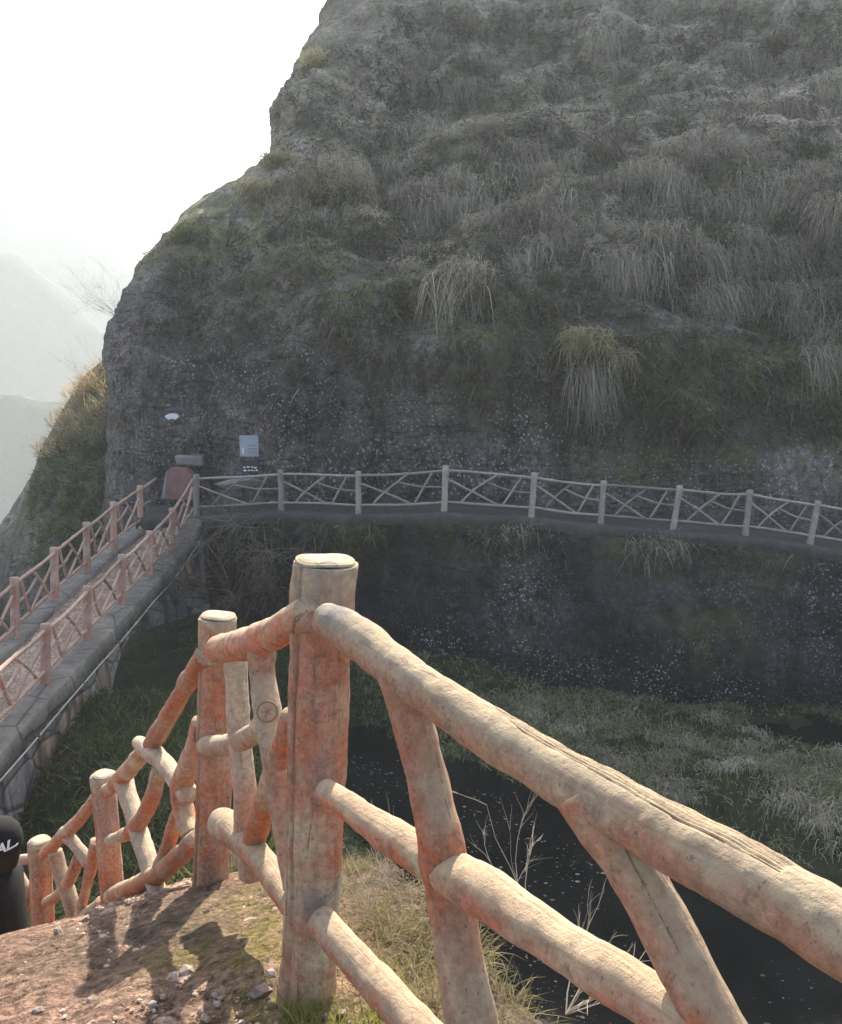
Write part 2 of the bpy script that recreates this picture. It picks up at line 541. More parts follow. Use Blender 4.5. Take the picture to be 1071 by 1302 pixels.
M_ORANGEG = blade_mat('tawny_reeds', [(.38, .29, .17), (.50, .39, .24), (.32, .26, .15), (.22, .20, .11)], .45)
M_TWIG = plain('grey_twig', (.17, .145, .12), .9)
M_DARKTWIG = plain('dark_twig', (.10, .085, .07), .9)
M_PALETWIG = plain('pale_twig', (.42, .36, .28), .9)

# ------------------------------------------------------------------ far land, hills, sky-lit haze
def hill(name, sil, dist, depth, col, seed, base=-110):
    """ridge whose crest rises to the given heights; a real mound with a front and a back slope"""
    us = np.array([s[0] for s in sil], float); hs = []
    for u, v in sil:
        r = ray(u, v); hs.append(r.z / r.y * dist)
    nx, ny = 150, 44
    uu = np.linspace(us[0], us[-1], nx)
    xx = (uu - W0 / 2) / F * dist / CP
    hh = np.interp(uu, us, hs)
    tt = np.linspace(-1, 1, ny)
    V = np.zeros((ny, nx, 3))
    for j, t in enumerate(tt):
        prof = max(0., 1 - abs(t)) ** 1.05
        y = dist + t * depth
        V[j, :, 0] = xx * (1 + .0 * t); V[j, :, 1] = y
        V[j, :, 2] = base + (hh - base) * prof
    Q = V.reshape(-1, 3)
    env = np.clip((Q[:, 2] - base) / 60, 0, 1)
    Q[:, 2] += fbm(Q * np.array([.013, .013, .0]) + seed, 5) * 11 * env
    o = mesh_obj(name, Q, grid_faces(ny, nx), col)
    return tag(o, kind='structure')

def forest_far(name, a, b):
    m = Mat(name, .95, .1)
    v = m.coord()
    m.color(m.ramp(m.noise(v, .06, 8, .7), [(.35, a), (.65, b)]))
    m.bump(m.noise(v, .15, 6, .7), 1., 3.)
    return m.m
M_FAR = forest_far('wooded_hillside', (.05, .065, .035), (.10, .10, .06))
M_VALLEY = forest_far('valley_fields', (.08, .085, .045), (.20, .16, .10))
g = 1150
vx, vy = np.meshgrid(np.linspace(-g, g, 60), np.linspace(-60, 1500, 60))
V = np.stack([vx.ravel(), vy.ravel(), np.full(vx.size, -111.)], 1)
V[:, 2] += fbm(V * .008, 3) * 5
tag(mesh_obj('ground', V, grid_faces(60, 60), M_VALLEY), kind='structure')
hill('mountain', [(-420, 330), (-200, 225), (-60, 222), (0, 234), (45, 246), (95, 262), (140, 288), (190, 312), (330, 340), (600, 380), (900, 420)], 930, 360, M_FAR, 3.)
hill('mountain', [(-500, 300), (-200, 262), (-60, 248), (0, 250), (45, 243), (95, 262), (140, 290), (190, 320), (330, 350), (600, 400)], 640, 230, M_FAR, 5.)
hill('mountain', [(-500, 420), (-300, 390), (-120, 345), (0, 330), (50, 326), (90, 350), (150, 420), (220, 470), (330, 500), (480, 520)], 480, 160, M_FAR, 8.)
hill('mountain', [(-400, 500), (-200, 490), (0, 505), (60, 520), (150, 540), (260, 560), (420, 600)], 300, 95, M_FAR, 12.)

# ------------------------------------------------------------------ walkway line (posts of the far fence)
WPOST = [((250, 603), (250, 655), 23.7), ((357, 597), (358, 649), 22.6), ((456, 599), (456, 653), 22.0), ((567, 592), (565, 650), 21.3),
         ((680, 601), (676, 656), 21.4), ((768, 611), (764, 666), 21.4), ((865, 617), (856, 673), 21.3), ((954, 623), (948, 680), 21.3),
         ((1041, 637), (1030, 691), 21.2), ((1128, 651), (1114, 706), 21.0), ((1220, 668), (1204, 724), 20.8)]
WB = np.array([tuple(at(*b, d)) for _, b, d in WPOST])
WT = np.array([tuple(at(*a, d * (1 - .004))) for a, _, d in WPOST])
def fence_y(x): return np.interp(x, WB[:, 0], WB[:, 1])
def fence_z(x): return np.interp(x, WB[:, 0], WB[:, 2])

# ------------------------------------------------------------------ the cliff above the walkway
YZ = np.array([(-6, 23.4), (-4, 23.3), (-1, 23.3), (.6, 23.6), (1.6, 24.3), (3, 25.5), (5, 27.6), (8, 31), (12, 35), (16, 38.6), (18.3, 41), (19.8, 43.8), (20.7, 48.5), (21.2, 58)])
SIL = [(118, 760), (120, 700), (125, 620), (130, 560), (131, 500), (129, 430), (135, 400), (148, 370), (165, 335), (190, 312), (212, 293), (240, 278), (278, 260), (310, 238), (330, 222),
       (344, 195), (352, 150), (372, 110), (385, 75), (408, 45), (420, 0), (432, -100), (446, -250), (480, -420), (540, -560)]
def y0(z): return np.interp(z, YZ[:, 0], YZ[:, 1])
RC = 3.6
sil_z, sil_x = [], []
for u, v in SIL:
    d = ray(u, v); yy = 30.
    for _ in range(40):
        z = d.z / d.y * yy
        yy = .5 * yy + .5 * (float(y0(z)) + 1.6 + .62 * RC)
    sil_z.append(d.z / d.y * yy); sil_x.append(d.x / d.y * yy)
sil_z = np.array(sil_z); sil_x = np.array(sil_x)
o_ = np.argsort(sil_z); sil_z, sil_x = sil_z[o_], sil_x[o_]
def XL(z): return np.interp(z, sil_z, sil_x)

def make_cliff():
    zs = np.concatenate([np.arange(-5.6, 4, .13), np.arange(4, 19, .2), np.arange(19, 21.3, .2)])
    nf, nr, nb = 230, 34, 16
    rows = []
    for z in zs:
        xl = float(XL(z)); c = xl + RC
        xf = np.concatenate([np.linspace(26, c, nf)])
        yf = float(y0(z)) + 1.6 * (1 - smooth(-7, -3, xf))
        th = np.linspace(0, R(125), nr + 1)[1:]
        yc = float(y0(z)) + 1.6 * (1 - smooth(-7, -3, c))
        xr = c - RC * np.sin(th); yr = yc + RC - RC * np.cos(th)
        tb = np.linspace(0, 1, nb + 1)[1:]
        xb = xr[-1] + 9 * tb; yb = yr[-1] + 26 * tb
        rows.append(np.stack([np.concatenate([xf, xr, xb]), np.concatenate([yf, yr, yb]), np.full(nf + nr + nb, z)], 1))
    G = np.array(rows)
    nr_, nc_ = G.shape[:2]
    du = np.gradient(G, axis=1); dv = np.gradient(G, axis=0)
    N = np.cross(dv, du); N /= np.linalg.norm(N, axis=2)[:, :, None] + 1e-9
    Q = G.reshape(-1, 3); N = N.reshape(-1, 3)
    flip = np.sign((N * np.array([0, -1., 0.2])).sum(1)); 
    if flip[: nc_ * 10].mean() < 0: N = -N
    up = smooth(-3.5, 2.5, Q[:, 2])
    edge = smooth(.0, 1., (Q[:, 0] - XL(Q[:, 2])) / 5)
    d = fbm(Q * .17 + 3.1, 3) * (.25 + .9 * up) * (.12 + .88 * edge)
    d += fbm(Q * np.array([.55, .55, .9]) + 9, 3) * (.12 + .30 * up) * (.35 + .65 * edge)
    # horizontal ledges of the bedding
    d += np.sin(Q[:, 2] * 2.1 + fbm(Q * .3, 2) * 1.6) * .04 * up
    d += (.5 - np.abs(fbm(Q * 1.7 + 30, 4))) * .16
    d += fbm(Q * 5.2, 2) * .035
    Q = Q + N * d[:, None]
    return Q, grid_faces(nr_, nc_), nc_
CQ, CF, CNC = make_cliff()
CLIFF_BVH = BVHTree.FromPolygons([tuple(p) for p in CQ], [tuple(f) for f in CF])
def hit(u, v, bvh=None):
    b = bvh or CLIFF_BVH
    r = b.ray_cast(Vector((0, 0, 0)), ray(u, v).normalized())
    return (r[0], r[1]) if r[0] is not None else (None, None)

def blobs(Q, items, squash=1.0):
    """soft 3-D patches: (u, v, radius m, weight) placed where those rays meet the rock"""
    a = np.zeros(len(Q))
    for u, v, r, w in items:
        p, _ = hit(u, v)
        if p is None: continue
        dd = Q - np.array(p)
        dd[:, 2] *= squash
        a = np.maximum(a, w * np.exp(-(dd ** 2).sum(1) / (r * r)))
    return a
moss = .35 * smooth(1.5, 5, CQ[:, 2]) + blobs(CQ, [(1040, 460, 1.8, 1.8), (970, 470, 1.6, 1.5), (1071, 470, 1.8, 1.8), (880, 480, 2.2, .9), (760, 500, 2, .8), (640, 420, 2.2, .7), (560, 350, 2, .7), (300, 310, 2.2, .5), (220, 300, 1.6, .5),
        (400, 330, 2., .7), (330, 390, 2, .6), (900, 560, 2.2, .7), (800, 590, 1.8, .6), (1050, 560, 2, .8), (270, 270, 1.2, .4), (230, 610, .6, .6), (600, 490, 1.6, .5), (480, 380, 2., .7)], 1.6)
speck = .25 + blobs(CQ, [(380, 570, 2.2, 1.2), (480, 560, 2.2, 1.2), (580, 560, 2.2, 1.1), (680, 570, 2, 1.1), (780, 580, 2, 1.1), (880, 590, 1.8, 1.), (1020, 590, 1.6, 1.4), (330, 470, 2.2, .9), (250, 470, 2, .8), (170, 450, 2.2, .7), (170, 560, 2, .7), (420, 470, 2, .8)])
pale = blobs(CQ, [(1020, 120, 3.0, 1.3), (960, 100, 2.2, 1.1), (1050, 150, 2., 1.2), (865, 65, 1.6, 1.), (500, 90, 1.6, .9), (470, 125, 1.4, .8), (520, 60, 1.6, .6), (450, 20, 2, .5), (1025, 600, .9, 1.5), (1000, 610, .6, 1.2), (740, 30, 3., .5), (320, 330, .9, .7), (345, 385, .9, .6), (440, 320, 1., .5), (300, 420, 1., .5)])
tag(mesh_obj('cliff', CQ, CF, M_ROCK, attrs={'moss': moss, 'speck': speck, 'pale': pale, 'dry': np.clip(smooth(.3, 7, CQ[:, 2] + fbm(CQ * .35 + 70, 4) * 2.2), 0, 1)}), kind='structure')  # last mask rises with height: glare painted onto the upper rock

# rock wall below the walkway, hollowed out towards its foot
def make_lower():
    xs = np.linspace(-7.2, 24, 240)
    tz = np.linspace(0, 1, 70)
    prof_t = np.array([0, .06, .12, .3, .5, .68, .85, 1.])
    prof_o = np.array([-.30, -.34, -.22, -.05, .05, .30, .75, 1.0])
    prof_r = np.array([-.30, -.36, -.38, -.62, -.85, -.98, -.80, -.5])
    G = np.zeros((len(tz), len(xs), 3))
    for i, t in enumerate(tz):
        top = fence_z(xs) - .26
        G[i, :, 0] = xs
        G[i, :, 2] = top + (-9.1 - top) * t
        wr_ = smooth(-.5, 4.5, xs)
        G[i, :, 1] = fence_y(xs) + np.interp(t, prof_t, prof_o) * (1 - wr_) + np.interp(t, prof_t, prof_r) * wr_
        left = smooth(-4.5, -6.8, xs)
        G[i, :, 1] += left * (.3 + 1.2 * t)
    Q = G.reshape(-1, 3)
    d = fbm(Q * .3 + 5, 3) * .28 + fbm(Q * 1.4 + 2, 3) * .10 + (.5 - np.abs(fbm(Q * 3. + 30, 3))) * .06
    fade = smooth(0., .12, np.repeat(tz, len(xs)))
    Q[:, 1] -= d * (.25 + .75 * fade)
    return Q, grid_faces(len(tz), len(xs))
LQ, LF = make_lower()
LOW_BVH = BVHTree.FromPolygons([tuple(p) for p in LQ], [tuple(f) for f in LF])
def blobs_low(items, squash=1.):
    a = np.zeros(len(LQ))
    for u, v, r, w in items:
        p, _ = hit(u, v, LOW_BVH)
        if p is None: continue
        dd = LQ - np.array(p); dd[:, 2] *= squash
        a = np.maximum(a, w * np.exp(-(dd ** 2).sum(1) / (r * r)))
    return a
sl = blobs_low([(650, 700, .9, 1.2), (655, 750, .9, 1.3), (660, 800, 1., 1.2), (690, 860, 1., 1.3), (560, 810, 1., 1.), (740, 870, 1., 1.2), (850, 885, 1.2, 1.3), (930, 900, 1.2, 1.3), (1040, 915, 1.2, 1.2), (930, 770, 1.6, .35), (970, 830, 1.5, .35), (1060, 780, 1.2, 1.), (850, 760, 1.5, .2)])
pl = blobs_low([(650, 720, .8, .5), (655, 780, .8, .55), (850, 690, 1.6, .3), (960, 700, 1.6, .3)])
ml = blobs_low([(600, 670, 1.2, .7), (700, 665, 1.5, .7), (830, 690, 1.4, .8), (950, 700, 1.5, .6), (430, 680, 1.2, .9), (900, 800, 1.5, .5)], 1.5)
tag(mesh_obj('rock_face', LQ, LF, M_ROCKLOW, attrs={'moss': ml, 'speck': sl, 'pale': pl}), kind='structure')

# the walkway itself: a concrete ledge along the foot of the cliff
def path_mat():
    m = Mat('walkway_concrete', .9)
    v = m.coord()
    c = m.ramp(m.noise(v, 1.2, 7, .65), [(.35, (.055, .052, .05)), (.65, (.12, .11, .10))])
    c = m.mix(m.ramp(m.noise(v, 7, 6, .7), [(.45, .7), (.58, 0.)]), c, (.06, .058, .05))
    m.color(c); m.bump(m.noise(v, 20, 5), .6, .02)
    return m.m
M_PATH = path_mat()
sx = np.linspace(-7.9, 22, 170)
rows = []
for off, dz in ((-.26, -.34), (-.30, -.18), (-.29, -.03), (-.2, 0.), (.6, .0), (1.3, .01), (3.6, .03)):
    wob = fbm(np.stack([sx, sx * 0 + off, sx * 0], 1) * 1.3, 3) * (.09 if off < 0 else .02)
    fy = fence_y(sx)
    rows.append(np.stack([sx, fy + off + wob, fence_z(sx) + dz + fbm(np.stack([sx, sx * 0 + off * 3, sx * 0 + 5], 1) * 1.1, 3) * .03], 1))
tag(mesh_obj('path', np.array(rows).reshape(-1, 3), grid_faces(7, len(sx)), M_PATH), kind='structure')

# ------------------------------------------------------------------ gully: bank, slope under the bridge, stream bed
WATER_Z = -8.3
GP = [(u, v, d) for u, v, d in ((60, 1040, 12.7), (30, 1095, 12.3), (75, 968, 13.7), (120, 902, 15.2), (150, 880, 16.4), (100, 950, 13.7), (200, 920, 15.3), (230, 1010, 12), (300, 910, 16.3), (350, 985, 13.8), (250, 872, 19.3), (205, 886, 18.8),
      (550, 864, 20.4), (650, 897, 20.0), (750, 910, 19.8), (880, 924, 19.5), (1000, 936, 19.2), (1071, 946, 19.0))]
pts = [tuple(at(*p)) for p in GP]
for u, v in ((450, 925), (520, 945), (600, 972), (680, 1005), (750, 1040), (850, 1082), (950, 1105), (1071, 1135), (1200, 1170)):
    r = ray(u, v); d = (WATER_Z - .02) / r.z
    pts.append(tuple(r * d))
for u, v, dz in ((470, 955, -.4), (475, 1020, -.6), (540, 1005, -.5), (455, 1085, -.7), (600, 925, .3), (680, 945, .4), (760, 960, .45), (800, 985, .4), (930, 1000, .55), (930, 1040, .35), (1050, 1000, .6), (1050, 1060, .4), (1180, 1050, .5)):
    r = ray(u, v); d = (WATER_Z + dz) / r.z
    pts.append(tuple(r * d))
pts += [(15, 20, -8.15), (20, 14, -8.8), (16, 12, -9.2), (3, 11, -9.9), (7, 8, -10.2), (1, 7, -9.6), (2, 13, -9.4), (9, 10.5, -9.8), (0, 5.5, -9.8), (4, 5.5, -10.4), (-3.5, 8.2, -6.2), (-8.5, 9, -6.9), (-9, 15, -6.6), (-12, 14, -7.2), (-13, 20, -8.5), (-8, 22, -7.2), (-5.5, 23.5, -6.8),
        (-14, 9, -7.2), (-14, 26, -11), (3, 26, -8.0), (14, 26, -8.2), (9, 26, -8.1), (-1, 23, -7.4)]
gully_z = tps(pts)
gx, gy = np.meshgrid(np.linspace(-15, 20, 210), np.linspace(5.6, 25, 130))
GV = np.stack([gx.ravel(), gy.ravel()], 1)
gz = gully_z(GV)
GQ = np.column_stack([GV, gz])
GQ[:, 2] += fbm(GQ * np.array([.6, .6, 0]), 4) * .14 + fbm(GQ * np.array([2.5, 2.5, 0]), 3) * .05
tag(mesh_obj('terrain', GQ, grid_faces(130, 210), M_SOIL), kind='structure')
GUL_BVH = BVHTree.FromPolygons([tuple(p) for p in GQ], [tuple(f) for f in grid_faces(130, 210)])

def water_mat():
    m = Mat('still_dark_water', .06, .12)
    v = m.coord()
    m.color(m.ramp(m.noise(v, .7, 5), [(.35, (.004, .005, .005)), (.65, (.012, .013, .012))]))
    m.bump(m.noise(v, 2.2, 3), .05, .05)
    return m.m
wx, wy = np.meshgrid(np.linspace(-4, 20, 20), np.linspace(2.6, 21, 16))
tag(mesh_obj('water', np.stack([wx.ravel(), wy.ravel(), np.full(wx.size, WATER_Z)], 1), grid_faces(16, 20), water_mat()), kind='structure')

# ------------------------------------------------------------------ ground we stand on, sinking to the left in steps of rubble, with a steep drop past the fence
FP = np.array([(1.9, -1.6), (.75, .45), (-.23, 1.98), (-.80, 3.30), (-2.06, 5.5), (-2.72, 6.2), (-4.2, 7.6), (-7.5, 10)])
def fence_side(xy):
    """signed distance to the near fence line, positive beyond it"""
    best = np.full(len(xy), 1e9); sg = np.ones(len(xy))
    for a, b in zip(FP[:-1], FP[1:]):
        ab = b - a; t = np.clip(((xy - a) @ ab) / (ab @ ab), 0, 1)
        d = xy - (a + t[:, None] * ab)
        dist = np.linalg.norm(d, axis=1)
        cr = ab[0] * (xy[:, 1] - a[1]) - ab[1] * (xy[:, 0] - a[0])
        up = dist < best - 1e-9
        sg = np.where(up, np.where(cr < 0, 1., -1.), sg)
        best = np.minimum(best, dist)
    return best * sg
def near_z(xy):
    xy = np.asarray(xy, float)
    s = (xy[:, 0] + .2) * -.5 + (xy[:, 1] - 2) * .866
    q = (xy[:, 0] + .2) * -.866 + (xy[:, 1] - 2) * -.5
    f = np.interp(s, [-9, -.2, .3, 1.43, 2.0, 2.6, 3.96, 4.9, 8], [-.02, 0, .09, .53, .86, 1.22, 2.25, 2.95, 5.2])
    z = -1.6 - f
    z = z - .85 * smooth(.28, .5, q) * smooth(1.95, 2.4, s)
    fs = fence_side(xy)
    lim = .50 + .12 * fbm(np.column_stack([xy * 1.1, xy[:, 0] * 0]), 3)
    left = smooth(1.5, 3.2, s)
    over = np.maximum(fs - lim, 0)
    drop = over * (2.4 - 1.7 * left) + np.minimum(over, .25) * .8
    z = z - .10 * smooth(.1, .5, fs) - drop
    return z, fs, s, q
nxg, nyg = np.meshgrid(np.concatenate([np.linspace(-7.5, -3, 26)[:-1], np.linspace(-3, 1.6, 210), np.linspace(1.6, 4.2, 30)[1:]]), np.concatenate([np.linspace(-1.8, 1.2, 24)[:-1], np.linspace(1.2, 4.6, 190), np.linspace(4.6, 9.5, 50)[1:]]))
NSH = nxg.shape
NV = np.stack([nxg.ravel(), nyg.ravel()], 1)
nz, fs_, s_, q_ = near_z(NV)
NQ = np.column_stack([NV, nz])
amp = 1 + 1.5 * smooth(.3, .9, fs_)
NQ[:, 2] += (fbm(NQ * np.array([1.3, 1.3, 0]), 3) * .03 + fbm(NQ * np.array([6, 6, 0]) + 4, 3) * .014 + (.5 - np.abs(fbm(NQ * np.array([15, 15, 0]), 2))) * .016) * amp
def gz_at(x, y):
    z = near_z(np.array([[x, y]]))[0][0]
    return float(z)
mossn = np.maximum.reduce([.68 * np.exp(-((NV - np.array(c)) ** 2).sum(1) / r ** 2) for c, r in (((-.62, 2.85), .26), ((-.55, 3.1), .2), ((-.5, 2.5), .22), ((-.45, 2.3), .2), ((-.75, 2.4), .16), ((-.1, 1.85), .16), ((-.42, 2.05), .16), ((.0, 2.15), .2))])
soiln = np.maximum(smooth(.05, .35, fs_), .9 * np.exp(-((NV - np.array([-1.0, 2.75])) ** 2).sum(1) / .5 ** 2))
tag(mesh_obj('ground', NQ, grid_faces(*NSH), M_GROUND, attrs={'moss': mossn, 'soil': soiln}), kind='structure')
NEAR_BVH = BVHTree.FromPolygons([tuple(p) for p in NQ], [tuple(f) for f in grid_faces(*NSH)])

# loose stones
def pebble_geo(c, r, seed):
    t = (1 + 5 ** .5) / 2
    V = np.array([(-1, t, 0), (1, t, 0), (-1, -t, 0), (1, -t, 0), (0, -1, t), (0, 1, t), (0, -1, -t), (0, 1, -t), (t, 0, -1), (t, 0, 1), (-t, 0, -1), (-t, 0, 1)]) / 1.9
    rg = np.random.default_rng(seed)
    V = V * (1 + rg.uniform(-.32, .32, (12, 1))) * rg.uniform(.6, 1.25, 3) * np.array([1, 1, .62])
    a = rg.uniform(0, 6.28); ca, sa = math.cos(a), math.sin(a)
    V = V @ np.array([[ca, -sa, 0], [sa, ca, 0], [0, 0, 1]]).T
    Fc = [[0, 11, 5], [0, 5, 1], [0, 1, 7], [0, 7, 10], [0, 10, 11], [1, 5, 9], [5, 11, 4], [11, 10, 2], [10, 7, 6], [7, 1, 8], [3, 9, 4], [3, 4, 2], [3, 2, 6], [3, 6, 8], [3, 8, 9], [4, 9, 5], [2, 4, 11], [6, 2, 10], [8, 6, 7], [9, 8, 1]]
    return V * r + np.array(c), Fc
M_PEB = None
def peb_mat():
    m = Mat('loose_stone', .9)
    g_ = m.n('NewGeometry')
    c = m.ramp(g_.outputs['Random Per Island'], [(0, (.20, .13, .10)), (.3, (.36, .25, .19)), (.55, (.26, .21, .18)), (.8, (.38, .28, .215)), (1, (.44, .37, .31))])
    v = m.coord()
    c = m.mix(.5, c, m.mix(1.0, c, m.ramp(m.noise(v, 60, 4), [(.3, .5), (.7, 1.5)]), 'MULTIPLY'))
    m.color(c); m.bump(m.noise(v, 120, 3), .4, .004)
    return m.m
M_PEB = peb_mat()
mb = MB()
px_, py_ = RNG.uniform(-3.2, .35, 16000), RNG.uniform(1.5, 4.6, 16000)
pz_, pf_, _, _ = near_z(np.column_stack([px_, py_]))
dn_ = vnoise(np.column_stack([px_ * 2.2, py_ * 2.2, px_ * 0]))
ok_ = np.where((pf_ < .06) & (RNG.uniform(-1, .9, 16000) < dn_ + .15))[0][:10500]
for k, i in enumerate(ok_):
    r = abs(random.gauss(0, .0058)) + .0026
    if random.random() < .02: r *= 2.0
    mb.add(*pebble_geo((px_[i], py_[i], pz_[i] + r * .1), r, k))
tag(mb.build('gravel', M_PEB, flat=True), kind='stuff')
for (u, v, r, lab) in ((108, 1172, .028, 'pale pink stone on the crest of the rubble near the small post'), (75, 1188, .03, 'flat pinkish stone at the crest of the rubble beside the lower posts'), (238, 1238, .022, 'small whitish stone on the shadowed rubble'),
                       (330, 1265, .032, 'grey mortar lump against the foot of the big post'), (345, 1240, .02, 'small grey mortar crumb above the mortar lump at the big post'), (48, 1287, .018, 'small pale stone on the sunlit rubble in the bottom corner')):
    p, _ = hit(u, v, NEAR_BVH)
    if p is None: continue
    Vp, Fp = pebble_geo((p.x, p.y, p.z + r * .25), r, int(u))
    tag(mesh_obj('stone', Vp, Fp, M_PEB, flat=True), lab, 'stone')

# ------------------------------------------------------------------ near fence of concrete logs
SEEDN = [0]
def sd_():
    SEEDN[0] += 1
    return SEEDN[0] * 1.37

GRV = {}
def log_post(name, top, base, r_top, r_base, mat, parent, sides=40, joints=(), groove=True, step=.02, lump=.006, hi=True, rim=True):
    top, base = Vector(top), Vector(base)
    ax = (top - base)
    sd = sd_()
    L = ax.length
    def fn(A, TH):
        d = np.zeros_like(A)
        GRV['post'] = np.zeros_like(A)
        if groove:
            # two long bark seams and a flat barked band between them
            for th0, w, dep in ((3.42, .045, .009), (3.98, .04, .008)):
                dd = np.angle(np.exp(1j * (TH - th0 - .05 * np.sin(A * 5))))
                d -= dep * np.exp(-(dd / w) ** 2)
                GRV['post'] = np.maximum(GRV['post'], np.exp(-(dd / w) ** 2) * .6)
            band = np.exp(-(np.angle(np.exp(1j * (TH - 3.70))) / .28) ** 4)
            d += band * .003 + band * .0022 * np.sin(TH * 60 + A * 3)
            GRV['post'] = np.maximum(GRV['post'], band * .45 * np.clip(-np.sin(TH * 60 + A * 3), 0, 1))
        return d
    pts_ = [base - ax.normalized() * .12, base, base.lerp(top, .12), base.lerp(top, .5), top - ax.normalized() * .02]
    rads = [r_base * 1.22, r_base * 1.10, r_base, (r_top + r_base) / 2 * .96, r_top]
    Vt, Fc, uvs = tube_geo(pts_, rads, sides=sides, step=step, lump=lump, seed=sd, lobes=.02, capr=.12, fn=fn if hi else None)
    at_ = None
    if mat is M_NEAR:
        st = np.zeros(len(Vt)); ms = np.zeros(len(Vt))
        for j, rj in joints:
            st = np.maximum(st, np.exp(-((Vt - np.array(j)) ** 2).sum(1) / rj ** 2) * 1.2)
        hgt = (Vt - np.array(base)) @ np.array(ax.normalized())
        ms = np.exp(-(np.maximum(hgt, 0) / .05) ** 2) * .8
        at_ = {'stain': np.clip(st, 0, 1), 'moss': ms, 'groove': GRV['post'].ravel() if hi else np.zeros(len(Vt)), 'worn': np.exp(-(np.maximum(L - hgt - .03, 0) / .13) ** 2)}
    o = mesh_obj(name, Vt, Fc, mat, parent, uv=uvs, attrs=at_)
    if rim:
        # sawn top: disc with a pressed ring near its edge
        n = 40; a = ax.normalized()
        nx_ = a.orthogonal().normalized(); ny_ = a.cross(nx_)
        rings = [(.90, -.016), (.885, -.0105), (.86, -.009), (.84, -.0125), (.82, -.009), (.5, -.006), (.2, -.006), (.01, -.006)]
        Vc = []
        for fr, h in rings:
            for i in range(n):
                t = 2 * math.pi * i / n
                rr = r_top * fr * (1 + .025 * math.cos(2 * t + sd))
                hh = h * (r_top / .08) + (.0022 * math.sin(3 * t + sd) if fr > .3 else 0)
                Vc.append(tuple(top + nx_ * rr * math.cos(t) + ny_ * rr * math.sin(t) + a * hh))
        mesh_obj('cut_top', Vc, grid_faces(len(rings), n, True), M_CUT if mat in (M_NEAR, M_NEARTAN, M_NEARPALE) else mat, o)
    return o

POSTS = {  # top pixel, base pixel, depth, radius top, radius base
    'a': ((414, 706), (392, 1268), 2.06, .0795, .074),
    'b': ((278, 779), (268, 1124), 3.38, .076, .072),
    'c': ((131, 982), (146, 1178), 5.55, .078, .078),
    'd': ((50, 1066), (56, 1205), 6.15, .077, .085)}
near = empty('log_fence', tuple(at(392, 1268, 2.06)))
tag(near, 'big orange and cream concrete log fence running down the rubble slope in the foreground', 'fence')

PT, PBs = {}, {}
for k_, (a, b, d, rt, rb) in POSTS.items():
    rT = ray(*a); rB = ray(*b)
    T_ = rT * d
    Bp = rB * (T_.y / rB.y)
    PT[k_], PBs[k_] = T_, Bp

def plane_pt(u, v, A, B, off=0.0):
    """where the ray meets the upright plane through A and B, moved off metres towards the camera"""
    A, B = Vector(A), Vector(B)
    d = (B - A); d.z = 0
    n = Vector((d.y, -d.x, 0)).normalized()
    if n.dot(A) > 0: n = -n
    r = ray(u, v)
    t = (n.dot(A) - 0) / n.dot(r)
    p = r * t
    return p * (1 - off / p.length)

RIGHT_END = Vector((.78, .42, -1.0))
def rv(p): return Vector(p)
def bar(name, pixels, A, B, px_w, off=0.0, mat=None, step=.02, sides=28, lump=.006, fn=None, wide=None, lobes=.02):
    P, rad = [], []
    offs = off if hasattr(off, '__len__') else [off] * len(pixels)
    pw = px_w if hasattr(px_w, '__len__') else [px_w] * len(pixels)
    for (u, v), w, of in zip(pixels, pw, offs):
        p = plane_pt(u, v, A, B, of)
        depth = p.y * CP - p.z * SP
        P.append(p); rad.append(w / 2 * depth / F)
    mt = mat or M_NEAR
    Vt, Fc, uvs = tube_geo(P, rad, sides=sides, step=step, lump=lump, seed=sd_(), lobes=lobes, capr=.45, fn=fn)
    at_ = {'stain': np.zeros(len(Vt)), 'moss': np.zeros(len(Vt)), 'groove': GRV['slot'] if fn is not None else np.zeros(len(Vt))} if mt in (M_NEAR, M_NEARTAN) else None
    if at_ is not None and wide:
        for p_, r_ in wide:
            at_['stain'] = np.maximum(at_['stain'], np.exp(-((Vt - np.array(p_)) ** 2).sum(1) / r_ ** 2))
    return mesh_obj(name, Vt, Fc, mt, near, uv=uvs, attrs=at_)

A_, B_, C_, D_ = PBs['a'], PBs['b'], PBs['c'], PBs['d']
jt = [(plane_pt(426, 768, A_, RIGHT_END, .08), .062), (plane_pt(405, 998, A_, RIGHT_END, .08), .062), (plane_pt(398, 1160, A_, RIGHT_END, .08), .045)]
pa_ = log_post('post', PT['a'], PBs['a'], .0795, .074, M_NEAR, near, sides=96, joints=jt, step=.008, lump=.007)
pb_ = log_post('post', PT['b'], PBs['b'], .076, .072, M_NEAR, near, sides=64, joints=[(plane_pt(262, 955, A_, B_, .06), .04)], step=.012)
pc_ = log_post('post', PT['c'], PBs['c'], .078, .078, M_NEAR, near, sides=40, joints=[(plane_pt(133, 1030, B_, C_, .08), .09)], step=.02)
pd_ = log_post('post', PT['d'], PBs['d'], .077, .085, M_NEAR, near, sides=40, step=.02)
er = Vector((.86, .25, 0)); erz = -1.62
log_post('post', (er.x, er.y, -.5), (er.x, er.y, -1.62), .08, .078, M_NEAR, near, sides=40)

